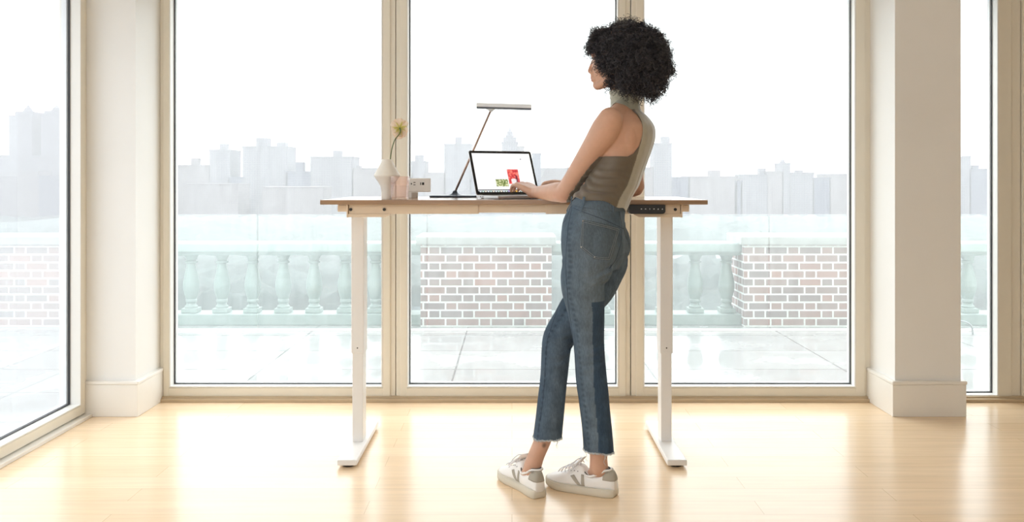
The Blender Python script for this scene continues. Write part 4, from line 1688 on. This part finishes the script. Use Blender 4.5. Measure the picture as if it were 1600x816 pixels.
random.seed(5)
for (z0, t0, sl, wd, am, lg, tw) in ((.53, 180, 0, .008, .003, 'R', 60), (.495, 170, .00012, .007, .0035, 'R', 70), (.515, -170, .0001, .007, .003, 'R', 60),
                                     (.46, 150, .0002, .008, .0025, 'R', 70), (.56, 140, .0002, .009, .0025, 'R', 60),
                                     (.52, 150, .0001, .009, .0022, 'L', 70), (.49, 165, .0001, .008, .002, 'L', 70), (.46, 120, .0002, .009, .002, 'L', 60),
                                     (.80, 170, .0006, .010, .006, 'L', 45), (.775, 160, .0005, .009, .004, 'L', 40), (.82, 60, -.0003, .010, .002, 'L', 40),
                                     (.86, 70, .0002, .010, .002, 'L', 40), (.35, 120, .0003, .012, .0015, 'L', 60), (.33, 120, .0003, .012, .0015, 'R', 60)):
    crease(z0, t0, sl, wd, am, lg, tw)
disp += np.array([0.0016 * noise.noise(Vector((x * 22, y * 22, zz * 9))) for x, y, zz in JV])
pk = np.exp(-(((th - 72) / 8) ** 2)) * np.sin(z * 330 + np.sin(z * 90) * 2) * .0011
disp += np.where(z < .98, pk, 0)
JV = JV + JN * disp[:, None]
# raw hems with an uneven edge, waist cut along the band
rag = np.array([0.005 * noise.noise(Vector((a * .022, 1, 0))) + 0.004 * noise.noise(Vector((a * .09, 4, 0))) + .003 * noise.noise(Vector((a * .4, 8, 0))) for a in th])
hemz = np.where(isL, .157 + rag + 0.006 * np.cos(np.radians(th - 60)), .199 + rag)
wtop = 1.062 - .014 * np.clip(-((JV[:, 0] - .33) * JF.x + (JV[:, 1] - 3.3) * JF.y) / .09, -1, 1)
f = np.minimum(z - hemz, wtop - z)
CV, CT, CN = clip(JV, JT, JN, f)


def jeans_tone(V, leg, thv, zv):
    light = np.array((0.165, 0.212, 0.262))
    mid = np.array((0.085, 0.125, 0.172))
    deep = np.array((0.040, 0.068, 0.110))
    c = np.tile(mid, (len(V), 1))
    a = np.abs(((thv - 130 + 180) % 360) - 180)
    fade = np.clip(1 - a / 75, 0, 1)[:, None] * 0.8  # worn fade; its pale centre and darker edges also paint in shading
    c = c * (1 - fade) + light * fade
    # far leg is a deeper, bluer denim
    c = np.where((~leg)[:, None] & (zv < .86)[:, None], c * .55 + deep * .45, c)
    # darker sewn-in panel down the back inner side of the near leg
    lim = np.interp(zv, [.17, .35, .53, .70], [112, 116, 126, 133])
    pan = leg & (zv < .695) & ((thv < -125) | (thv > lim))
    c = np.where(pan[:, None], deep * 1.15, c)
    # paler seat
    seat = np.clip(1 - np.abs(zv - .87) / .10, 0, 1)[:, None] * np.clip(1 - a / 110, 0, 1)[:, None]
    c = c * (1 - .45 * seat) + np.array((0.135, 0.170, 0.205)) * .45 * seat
    return c


dLc = np.min([seg_dist(CV, a, b) for a, b in zip(LEG_L, LEG_L[1:] + [(.311, 3.19, .12)])], axis=0)
dRc = np.min([seg_dist(CV, a, b) for a, b in zip(LEG_R, LEG_R[1:] + [(.122, 3.21, .15)])], axis=0)
legc = dLc < dRc
thc = np.where(legc, angle_about(CV, LEG_L + [(.311, 3.19, .12)]), angle_about(CV, LEG_R + [(.122, 3.21, .15)]))
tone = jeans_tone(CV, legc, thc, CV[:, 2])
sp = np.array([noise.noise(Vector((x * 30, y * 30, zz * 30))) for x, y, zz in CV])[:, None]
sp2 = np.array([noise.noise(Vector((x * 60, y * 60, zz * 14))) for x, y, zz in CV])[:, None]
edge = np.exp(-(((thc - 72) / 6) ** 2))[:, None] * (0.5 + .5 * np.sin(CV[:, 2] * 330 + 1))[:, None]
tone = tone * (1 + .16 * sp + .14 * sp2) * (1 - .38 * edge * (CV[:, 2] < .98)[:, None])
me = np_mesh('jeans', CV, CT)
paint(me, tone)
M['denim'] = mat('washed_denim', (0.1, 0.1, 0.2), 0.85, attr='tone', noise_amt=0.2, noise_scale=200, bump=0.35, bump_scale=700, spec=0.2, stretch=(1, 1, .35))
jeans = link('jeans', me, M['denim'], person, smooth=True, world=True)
so = jeans.modifiers.new('s', 'SOLIDIFY')
so.thickness = 0.0014
so.offset = 1
bvh = BVHTree.FromPolygons([tuple(v) for v in CV], [tuple(int(i) for i in t) for t in CT])
EYEV = Vector((0, 0, EYE))


def onj(px, py, lift=0.0018, tree=None):
    d = Vector(((px - 800) / F, 1, -(py - 280) / F)).normalized()
    h = (tree or bvh).ray_cast(EYEV, d)
    if h[0] is None: return None
    return h[0] + h[1] * (lift if h[1].dot(d) < 0 else -lift)


def worldchild(o, par):
    """vertices are in world space already and so are the parent's"""
    o.parent = par
    o.matrix_parent_inverse = Matrix()
    return o


M['stitch'] = mat('denim_stitching', (0.30, 0.32, 0.34), 0.8)
M['seam'] = mat('dark_denim_seam', (0.022, 0.038, 0.065), 0.9)
M['frayed'] = mat('frayed_threads', (0.62, 0.68, 0.72), 0.9)


def line_on(name, pxs, r, m, lift=0.0018, steps=8):
    P = []
    for (a, b) in zip(pxs, pxs[1:]):
        for k in range(steps):
            t = k / steps
            q = onj(a[0] + (b[0] - a[0]) * t, a[1] + (b[1] - a[1]) * t, lift)
            if q is not None: P.append(q)
    q = onj(*pxs[-1], lift)
    if q is not None: P.append(q)
    P2 = [P[0]]
    for q in P[1:]:
        if (q - P2[-1]).length < .05: P2.append(q)
    bm = bmesh.new()
    tube(bm, P2, r, 6, 1, cap='flat')
    return worldchild(bm_obj(name, bm, m, None, smooth=True), jeans)


# band round the waist: a strip of the jeans surface, raised
wt2 = 1.062 - .014 * np.clip(-((CV[:, 0] - .33) * JF.x + (CV[:, 1] - 3.3) * JF.y) / .09, -1, 1)
f = CV[:, 2] - (wt2 - .036)
Nc = np.empty(len(me.vertices) * 3)
me.vertex_normals.foreach_get('vector', Nc)
Nc = Nc.reshape(-1, 3)
WV, WT, WN = clip(CV, CT, Nc, f)
wm_ = np_mesh('waistband', WV + WN * .0016, WT)
paint(wm_, np.tile(np.array((0.115, 0.155, 0.20)), (len(WV), 1)))
wb = link('waistband', wm_, M['denim'])
so = wb.modifiers.new('s', 'SOLIDIFY')
so.thickness = 0.0016
so.offset = 1
wb.data.polygons.foreach_set('use_smooth', [True] * len(wb.data.polygons))
worldchild(wb, jeans)
# belt loops all round the band
wbt = BVHTree.FromPolygons([tuple(v) for v in (WV + WN * .0032)], [tuple(int(i) for i in t) for t in WT])
for a in (84, 40, -40, -84, 180, 132, -132):
    ar = math.radians(a)
    d = JF * math.cos(ar) + JL * math.sin(ar)
    P = []
    for zz in (1.066, 1.058, 1.045, 1.032, 1.020, 1.012):
        h = bvh.ray_cast(Vector((.33, 3.30, min(zz, 1.045))) + d * .3, -d)
        if h[0] is not None:
            P.append(Vector((h[0].x, h[0].y, zz)) + d * (.0055 if 1.014 < zz < 1.064 else .0035))
    if len(P) > 3:
        side = Vector((0, 0, 1)).cross(d)
        bm = bmesh.new()
        tube(bm, P, [(.0052, .0014)] * len(P), 10, 2, ref=side)
        lo = bm_obj('belt_loop', bm, None, None, smooth=True)
        paint(lo.data, np.tile(np.array((0.10, 0.14, 0.185)), (len(lo.data.vertices), 1)))
        lo.data.materials.append(M['denim'])
        worldchild(lo, jeans)


# back pockets
def pocket(poly_tz, name='back_pocket'):
    """poly: list of (theta about the pelvis, z); one raised patch"""
    px_, py_ = .301, 3.272
    thp = np.degrees(np.arctan2((CV[:, 0] - px_) * JL.x + (CV[:, 1] - py_) * JL.y, (CV[:, 0] - px_) * JF.x + (CV[:, 1] - py_) * JF.y)) % 360
    U = thp * .0024
    P = [(t * .0024, zz) for t, zz in poly_tz]
    area = sum(P[i][0] * P[(i + 1) % len(P)][1] - P[(i + 1) % len(P)][0] * P[i][1] for i in range(len(P)))
    f = np.full(len(CV), 1e9)
    for i in range(len(P)):
        a, b = P[i], P[(i + 1) % len(P)]
        ex, ez = b[0] - a[0], b[1] - a[1]
        L = math.hypot(ex, ez)
        d = (ex * (CV[:, 2] - a[1]) - ez * (U - a[0])) / L
        f = np.minimum(f, d if area > 0 else -d)
    V1, T1, N1 = clip(CV, CT, Nc, f)
    m1 = np_mesh(name, V1 + N1 * .0016, T1)
    paint(m1, np.tile(np.array((0.105, 0.14, 0.175)), (len(V1), 1)))
    o = link(name, m1, M['denim'], smooth=True)
    so = o.modifiers.new('s', 'SOLIDIFY')
    so.thickness = 0.0016
    so.offset = 1
    worldchild(o, jeans)


def tz_of(px, py):
    q = onj(px, py, 0)
    return (math.degrees(math.atan2((q.x - .301) * JL.x + (q.y - 3.272) * JL.y, (q.x - .301) * JF.x + (q.y - 3.272) * JF.y)) % 360, q.z)


PK = [tz_of(*p) for p in ((910, 343), (966, 357), (951, 406), (928, 405.5), (906.5, 387))]
pocket(PK)
pocket([(360 - t, zz) for t, zz in PK])
for off_ in (0, 3.0):
    s = off_
    line_on('pocket_stitching', [(910.5 + s * .4, 344.5 + s), (966 - s, 358.5 + s * .6), (951.5 - s * .6, 405 - s * .8), (928 + s * .2, 404.2 - s), (907.5 + s, 386.5 - s * .2), (910.5 + s * .4, 344.5 + s)],
            .0007, M['stitch'], .0042)
for p in ((928.5, 402), (908.5, 386), (911, 346)):
    q = onj(*p, .004)
    bm = bmesh.new()
    ball(bm, q, XYZ, (.0028, .0028, .0028), 10)
    worldchild(bm_obj('rivet', bm, M['steel'], smooth=True), jeans)
# yoke seam, centre back seam, side seam, panel seams
line_on('yoke_seam', [(897, 326), (915, 333), (940, 342), (962, 352), (974, 358)], .0011, M['seam'], .0012)
line_on('centre_seam', [(967, 330), (971, 355), (970, 380), (962, 405), (952, 420)], .0014, M['seam'], .0010)
line_on('side_seam', [(894.5, 322), (889, 350), (886, 380), (884.5, 410), (885.5, 440), (889, 480), (895, 520), (899.5, 560), (902, 600), (907, 640), (912, 680), (916, 698)],
        .0012, M['seam'], .0012)
line_on('front_pocket_edge', [(893, 322), (889, 333), (884, 345), (878, 351)], .0011, M['seam'], .0012)
line_on('side_seam', [(874, 478), (864, 505), (856, 530), (853, 560), (851, 600), (847, 640), (841, 676)], .0011, M['seam'], .0012)
# frayed threads along both raw hems
random.seed(8)
be = [tuple(sorted((int(a), int(b)))) for t in CT for a, b in ((t[0], t[1]), (t[1], t[2]), (t[2], t[0]))]
from collections import Counter
cnt = Counter(be)
bverts = sorted({v for e_, c_ in cnt.items() if c_ == 1 for v in e_ if CV[v][2] < .4})
for leg in (True, False):
    bm = bmesh.new()
    for v in bverts:
        if legc[v] != leg: continue
        for _ in range(3):
            p = Vector(CV[v]) + Vector((random.uniform(-.001, .001), random.uniform(-.001, .001), .002)) + Vector(Nc[v]) * .0015
            ln = random.uniform(.003, .008)
            q = p + Vector((random.uniform(-.003, .003), random.uniform(-.003, .003), -ln))
            m_ = (p + q) / 2 + Vector((random.uniform(-.002, .002), random.uniform(-.002, .002), 0))
            tube(bm, [p, m_, q], .00045, 4, 1, cap='flat')
    for (pp, ln) in (((.325, 3.14, .165), .045), ((.262, 3.15, .160), .028), ((.330, 3.142, .160), .020)) if leg else (((.158, 3.17, .205), .035), ((.16, 3.175, .20), .025)):
        p = Vector(pp)
        tube(bm, [p, p + Vector((.003, 0, -ln * .4)), p + Vector((-.001, 0, -ln * .75)), p + Vector((.005, 0, -ln))], .0007, 5, 4, cap='flat')
    worldchild(bm_obj('frayed_hem', bm, M['frayed']), jeans)
# ---- sneakers ----------------------------------------------------------------------
M['leather'] = mat('white_leather', (0.88, 0.875, 0.87), 0.42, noise_amt=0.02, bump=0.06, bump_scale=250)
M['sole'] = mat('cream_rubber', (0.66, 0.61, 0.51), 0.6)
M['suede'] = mat('grey_beige_suede', (0.42, 0.39, 0.335), 0.85, bump=0.2, bump_scale=500)
M['lace'] = mat('white_lace', (0.82, 0.81, 0.84), 0.7)
M['lining'] = mat('dark_lining', (0.05, 0.045, 0.05), 0.8)
SEC = [  # s, half width, top height, top narrowness
    (0.000, .020, .078, .55), (.035, .0275, .092, .50), (.09, .0320, .096, .55), (.15, .0340, .084, .72), (.22, .0345, .072, .86), (.30, .0350, .068, .90),
    (.37, .0360, .074, .80), (.43, .0380, .094, .55), (.50, .0405, .098, .50), (.58, .0435, .084, .52), (.68, .0460, .067, .55), (.78, .0460, .056, .58),
    (.87, .0415, .049, .60), (.94, .0320, .043, .62), (.985, .018, .036, .62), (1.0, .006, .030, .6)]
SL = .272


def shoe(hp, heading, label):
    f, l = lf(heading)
    root = bpy.data.objects.new('sneaker', None)
    COL.objects.link(root)
    root.parent = person
    root.matrix_parent_inverse = Matrix.Translation(person.location).inverted()
    root.location = hp
    Mx = Matrix(((f.x, l.x, 0, 0), (f.y, l.y, 0, 0), (0, 0, 1, 0), (0, 0, 0, 1)))

    def curve(s):                       # slight banana shape of a foot
        return .008 * math.sin(math.pi * s) * (1 if label == 'L' else -1)

    def fin(name, bm, m, smooth=True):
        for v in bm.verts: v.co = Mx @ v.co
        return bm_obj(name, bm, m, root, smooth=smooth)

    def outline(grow, n=64):
        P = []
        S = catmull([list(q) for q in SEC], 4)
        left = [(q[0] * SL, curve(q[0]) + q[1] + grow) for q in S]
        right = [(q[0] * SL, curve(q[0]) - q[1] - grow) for q in S]
        pts = left + list(reversed(right))
        c = Vector((SL / 2, 0))
        return [((p[0] - SL / 2) * (1 + grow / (SL / 2)) + SL / 2, p[1]) for p in pts]
    # sole with a small toe spring
    O = outline(.0028)
    bm = bmesh.new()
    rings = []

    def spring(x, z):
        t = max(0, (x / SL - .70) / .30)
        return z + .009 * t * t
    for (inset, zz) in ((.004, 0.0), (.0005, .0035), (0, .012), (.0006, .0235), (.0030, .0262)):
        r = []
        for (x, y) in O:
            s = max(0.0, 1 - inset / .05)
            xx = SL / 2 + (x - SL / 2) * (1 - inset / (SL / 2))
            cy_ = curve(min(max(x / SL, 0), 1))
            yy = cy_ + (y - cy_) * s
            top = zz * (1.12 if x < .08 else 1)
            r.append(bm.verts.new((xx, yy, spring(xx, top))))
        rings.append(r)
    n = len(O)
    for r0, r1 in zip(rings, rings[1:]):
        for k in range(n):
            bm.faces.new((r0[k], r0[(k + 1) % n], r1[(k + 1) % n], r1[k]))
    bm.faces.new(list(reversed(rings[0])))
    bm.faces.new(rings[-1])
    fin('sole', bm, M['sole'])
    # upper
    bm = bmesh.new()
    S = catmull([list(q) for q in SEC], 4)
    N_ = 36
    R = []
    for (s, hw, top, nar) in S:
        s = min(max(s, 0), 1)
        x = s * SL
        r = []
        zb = spring(x, .0225)
        for k in range(N_):
            a = 2 * math.pi * k / N_
            ca, sa = math.cos(a), math.sin(a)
            # superellipse
            uu = math.copysign(abs(ca) ** .62, ca)
            vv = math.copysign(abs(sa) ** .62, sa)
            zz = zb + (vv + 1) / 2 * (top - zb)
            w_ = 1 - (1 - nar) * ((vv + 1) / 2) ** 1.25
            r.append(bm.verts.new((x + (.004 * (1 - (vv + 1) / 2) * (-1 if s < .05 else 0)), curve(s) + uu * hw * w_, zz)))
        R.append(r)
    for r0, r1 in zip(R, R[1:]):
        for k in range(N_):
            bm.faces.new((r0[k], r0[(k + 1) % N_], r1[(k + 1) % N_], r1[k]))
    bm.faces.new(list(reversed(R[0])))
    bm.faces.new(R[-1])
    up = fin('upper', bm, M['leather'])
    V = [tuple(v.co) for v in up.data.vertices]
    tree = BVHTree.FromPolygons(V, [tuple(p.vertices) for p in up.data.polygons])

    def side_pt(x, zz, sg, lift):
        p = Mx @ Vector((x, curve(x / SL) + sg * .12, zz))
        h = tree.ray_cast(p, Mx.to_3x3() @ Vector((0, -sg, 0)))
        if h[0] is None: return None
        return h[0] + (Mx.to_3x3() @ Vector((0, sg, 0))) * lift

    def top_pt(x, y, lift):
        h = tree.ray_cast(Mx @ Vector((x, y, .3)), Vector((0, 0, -1)))
        return None if h[0] is None else h[0] + Vector((0, 0, lift))

    def patch(name, quad, sg, m, lift=.0012, nu=10, nv=6):
        bm = bmesh.new()
        G = []
        for i in range(nu + 1):
            row = []
            for j in range(nv + 1):
                a, b = i / nu, j / nv
                x = (quad[0][0] * (1 - a) + quad[1][0] * a) * (1 - b) + (quad[3][0] * (1 - a) + quad[2][0] * a) * b
                zz = (quad[0][1] * (1 - a) + quad[1][1] * a) * (1 - b) + (quad[3][1] * (1 - a) + quad[2][1] * a) * b
                q = side_pt(x, zz, sg, lift)
                if q is None:
                    bm.free()
                    return
                row.append(bm.verts.new(q))
            G.append(row)
        for i in range(nu):
            for j in range(nv):
                bm.faces.new((G[i][j], G[i + 1][j], G[i + 1][j + 1], G[i][j + 1]))
        o = bm_obj(name, bm, m, root, smooth=True)
        so = o.modifiers.new('s', 'SOLIDIFY')
        so.thickness = .0012
        so.offset = 0
    # letter V on both sides: slanting band towards the laces plus upright band
    for sg in (1, -1):
        patch('side_stripe', [(.128, .031), (.114, .031), (.144, .066), (.158, .060)], sg, M['suede'])
        patch('side_stripe', [(.114, .031), (.101, .031), (.107, .070), (.117, .070)], sg, M['suede'], .0014)
    # heel tab wrapping round the back
    bm = bmesh.new()
    G = []
    for i in range(25):
        a = math.radians(-82 + 164 * i / 24)
        row = []
        for j in range(7):
            lim = abs(a) / math.radians(82)
            zz = .057 + (j / 6) * (.036 - .008 * lim ** 2) + .004 * lim
            o_ = Mx @ Vector((.040, curve(.1), zz))
            d = Mx.to_3x3() @ Vector((-math.cos(a), math.sin(a), 0))
            h = tree.ray_cast(o_ + d * .2, -d)
            q = (h[0] if h[0] is not None else o_ + d * .03) + d * .0013
            row.append(bm.verts.new(q))
        G.append(row)
    for i in range(24):
        for j in range(6):
            bm.faces.new((G[i][j], G[i + 1][j], G[i + 1][j + 1], G[i][j + 1]))
    ho = bm_obj('heel_tab', bm, M['suede'], root, smooth=True)
    so = ho.modifiers.new('s', 'SOLIDIFY')
    so.thickness = .0014
    so.offset = 0
    # padded collar round the ankle opening and its dark inside
    loop = []
    for k in range(40):
        a = 2 * math.pi * k / 40
        x = .072 + .058 * math.cos(a)
        y = curve(.3) + .0305 * math.sin(a)
        zz = np.interp(x, [.012, .03, .05, .08, .10, .12, .132], [.095, .094, .081, .068, .067, .079, .095])
        loop.append(Mx @ Vector((x, y, zz)))
    bm = bmesh.new()
    tube(bm, loop + [loop[0]], .0042, 10, 1)
    bm_obj('collar', bm, M['leather'], root, smooth=True)
    bm = bmesh.new()
    c = Mx @ Vector((.072, curve(.3), 0))
    loop2 = [Vector((c.x + (p.x - c.x) * .90, c.y + (p.y - c.y) * .90, p.z + .0025)) for p in loop]
    tube(bm, loop2 + [loop2[0]], .0022, 8, 1)
    bm_obj('lining', bm, M['lining'], root, smooth=True)
    # tongue standing at the front of the ankle
    bm = bmesh.new()
    tube(bm, [Vector((.175, curve(.6), .082)), Vector((.150, curve(.5), .098)), Vector((.130, curve(.5), .112)), Vector((.120, curve(.5), .122))],
         [(.017, .004), (.020, .0045), (.021, .0045), (.018, .0035)], 16, 4, ref=(0, 1, 0))
    fin('tongue', bm, M['leather'])
    # laces: crossing bars and a bow
    for k in range(6):
        t = k / 5
        x0 = .128 + .072 * t
        zc = np.interp(x0, [.125, .15, .175, .20], [.112, .100, .085, .071])
        for sg in (1, -1):
            hw = .019 + .004 * t
            x1 = x0 + .012
            P = []
            for q in np.linspace(-1, 1, 7):
                x = x0 + (x1 - x0) * (q * sg + 1) / 2
                h = top_pt(x, curve(x / SL) + q * hw, .0016)
                zz = (Mx @ Vector((x, curve(x / SL) + q * hw, 0)))
                base_z = h.z if h is not None else zc
                P.append(Vector((zz.x, zz.y, max(base_z, zc * (1 - .12 * q * q) + .0015))))
            bm = bmesh.new()
            tube(bm, P, .0021, 7, 2)
            bm_obj('lace', bm, M['lace'], root, smooth=True)
    for sg in (1, -1):
        bm = bmesh.new()
        y0 = curve(.5)
        tube(bm, [Mx @ Vector((.130, y0, .119)), Mx @ Vector((.140, y0 + sg * .020, .116)), Mx @ Vector((.155, y0 + sg * .034, .095)),
                  Mx @ Vector((.165, y0 + sg * .041, .070)), Mx @ Vector((.158, y0 + sg * .040, .078)), Mx @ Vector((.142, y0 + sg * .030, .098)),
                  Mx @ Vector((.131, y0 + sg * .006, .116))], .0020, 7, 5)
        bm_obj('lace_loop', bm, M['lace'], root, smooth=True)
    for k in range(5):
        x = .132 + .014 * k
        for sg in (1, -1):
            zz = np.interp(x, [.13, .15, .175, .20], [.078, .078, .070, .059])
            q = side_pt(x, zz, sg, .0006)
            if q is None: continue
            bm = bmesh.new()
            ball(bm, q, XYZ, (.0017, .0017, .0017), 8)
            bm_obj('eyelet', bm, M['lining'], root, smooth=True)
    return root


a_ = shoe(SHL[0], SHL[1], 'L')
b_ = shoe(SHR[0], SHR[1], 'R')

# ---- hair: dense mass of loose ringlets -----------------------------------------------
M['hair'] = mat('dark_brown_hair', (0.034, 0.032, 0.040), 0.42, spec=0.6, noise_amt=0.25, noise_scale=40)
EC = Vector((.438, 3.352, 1.568))


def envelope(d):
    """radius of the hair mass from EC along unit direction d"""
    f_, l_, u_ = d.dot(HF), d.dot(HL), d.z
    rf = .168 if f_ > 0 else .170
    r = 1 / math.sqrt((f_ / rf) ** 2 + (l_ / .165) ** 2 + (u_ / (.171 if u_ > 0 else .164)) ** 2)
    # flatter crown on the right, drooping back, tucked in under the jaw
    if f_ > 0 and u_ < -.1: r *= 1 - .42 * min(1, (-u_ - .1) / .5) * f_ ** .7
    if f_ < -.2 and u_ < 0: r *= 1 + .03
    r *= 1 + .055 * noise.noise(d * 3.1 + Vector((3, 1, 7))) + .03 * noise.noise(d * 7)
    return r


def in_face(p):
    q = p - HC
    f_, l_, u_ = q.dot(HF), q.dot(HL), q.z
    # region in front of the face that must stay clear: below the fringe
    return f_ > .052 and u_ < .022 and abs(l_) < .075 or (f_ > .03 and u_ < -.045 and abs(l_) < .062)


bm = bmesh.new()
bmesh.ops.create_icosphere(bm, subdivisions=5, radius=1.0)
for v in bm.verts:
    d = v.co.normalized()
    r = envelope(d) * (.78 + .10 * noise.noise(d * 6) + .05 * noise.noise(d * 17))
    p = EC + d * r
    q = p - HC
    f_, l_, u_ = q.dot(HF), q.dot(HL), q.z
    if f_ > .02 and u_ < .045:
        # pull the core back from the face
        lim = .072 if u_ > .02 else (.036 - max(0, -u_ - .01) * .35)
        if f_ > lim: p = p - HF * (f_ - lim)
    if u_ < -.10: p.z += (-u_ - .10) * .35
    v.co = p
hair = bm_obj('hair', bm, M['hair'], person, smooth=True, world=True)

rng = random.Random(21)
vv, ff = [], []


def ringlet(p0, p1, rad, pitch, th, droop, n_side=3):
    d = p1 - p0
    L = d.length
    if L < .004: return
    turns = L / pitch
    n = max(6, int(turns * 9))
    d.normalize()
    u = d.orthogonal().normalized()
    v = d.cross(u)
    ph = rng.uniform(0, 6.28)
    hand_ = rng.choice((-1, 1))
    P = []
    for k in range(n + 1):
        t = k / n
        rr = rad * (0.4 + .6 * min(1, t * 3)) * (1 - .35 * t)
        a = ph + hand_ * turns * 2 * math.pi * t
        c = p0 + d * (L * t) + Vector((0, 0, -droop * t * t))
        P.append(c + u * (rr * math.cos(a)) + v * (rr * math.sin(a)))
    b0 = len(vv)
    for k, p in enumerate(P):
        t_ = (P[min(k + 1, n)] - P[max(k - 1, 0)]).normalized()
        a = t_.orthogonal().normalized() if k == 0 else (a - t_ * a.dot(t_)).normalized()
        b = t_.cross(a)
        r = th * (1 - .5 * k / n)
        for q in range(n_side):
            g = 2 * math.pi * q / n_side
            vv.append(tuple(p + a * (r * math.cos(g)) + b * (r * math.sin(g))))
    for k in range(n):
        for q in range(n_side):
            a0, a1 = b0 + k * n_side + q, b0 + k * n_side + (q + 1) % n_side
            ff.append((a0, a1, a1 + n_side, a0 + n_side))


cnt_ = 0
while cnt_ < 4000:
    z_ = rng.uniform(-1, 1)
    a = rng.uniform(0, 2 * math.pi)
    s = math.sqrt(1 - z_ * z_)
    d = Vector((s * math.cos(a), s * math.sin(a), z_))
    if d.z < -.80: continue
    R_ = envelope(d)
    start = EC + d * (R_ * rng.uniform(.62, .86))
    out_ = rng.uniform(.90, 1.02) if rng.random() < .80 else rng.uniform(1.02, 1.09)
    j = Vector((rng.gauss(0, .16), rng.gauss(0, .16), rng.gauss(0, .16) - .10))
    d2 = (d + j).normalized()
    end = EC + d2 * (envelope(d2) * out_)
    if in_face(start) or in_face(end) or in_face((start + end) / 2): continue
    if (end - HC).z < -.145 and (end - HC).dot(HF) > -.02: continue
    ringlet(start, end, rng.uniform(.0050, .0100), rng.uniform(.014, .024), rng.uniform(.0011, .0018), rng.uniform(0, .018))
    cnt_ += 1
# curls falling beside the face and at the nape
for _ in range(260):
    f_ = rng.uniform(.0, .062)
    s = rng.choice((1, 1, -1))
    l_ = rng.uniform(.066, .092) * s
    top_ = H(f_, l_, rng.uniform(-.01, .06))
    bot = H(f_ + rng.uniform(-.02, .012), l_ * rng.uniform(.9, 1.05), rng.uniform(-.105, -.04) + max(0, f_ - .02) * .9)
    ringlet(top_, bot, rng.uniform(.0035, .006), rng.uniform(.010, .015), rng.uniform(.0007, .0011), 0)
for _ in range(240):
    x = rng.uniform(-.10, -.02)
    l_ = rng.uniform(-.08, .08)
    top_ = H(x, l_, -.05)
    bot = H(x + rng.uniform(-.02, .005), l_ * 1.05, rng.uniform(-.150, -.10))
    ringlet(top_, bot, rng.uniform(.004, .007), rng.uniform(.011, .016), rng.uniform(.0008, .0012), 0)
# the fringe over the forehead
for _ in range(520):
    l_ = rng.uniform(-.075, .085)
    top_ = H(rng.uniform(.03, .085), l_, rng.uniform(.060, .115))
    zb = rng.uniform(.0, .085)
    bot = H(rng.uniform(.095, .108 + .024 * min(1, zb / .03)) - max(0, zb - .04) * .45 - abs(l_) * .35, l_ * 1.05, zb)
    ringlet(top_, bot, rng.uniform(.0045, .008), rng.uniform(.012, .020), rng.uniform(.0009, .0014), 0)
for (a, b) in ((H(.10, .01, .062), H(.137, .012, .028)), (H(.10, .03, .05), H(.118, .03, .004)), (H(.035, .055, -.09), H(.03, .056, -.148)),
               (H(.025, .06, -.085), H(.022, .06, -.135))):
    for _ in range(5):
        e_ = Vector((rng.gauss(0, .003), rng.gauss(0, .003), rng.gauss(0, .003)))
        ringlet(a + e_, b + e_, .006, .015, .0010, 0)
me = bpy.data.meshes.new('curls')
me.from_pydata(vv, [], ff)
me.update()
cu = link('curls', me, M['hair'])
cu.parent = hair
cu.matrix_parent_inverse = Matrix()
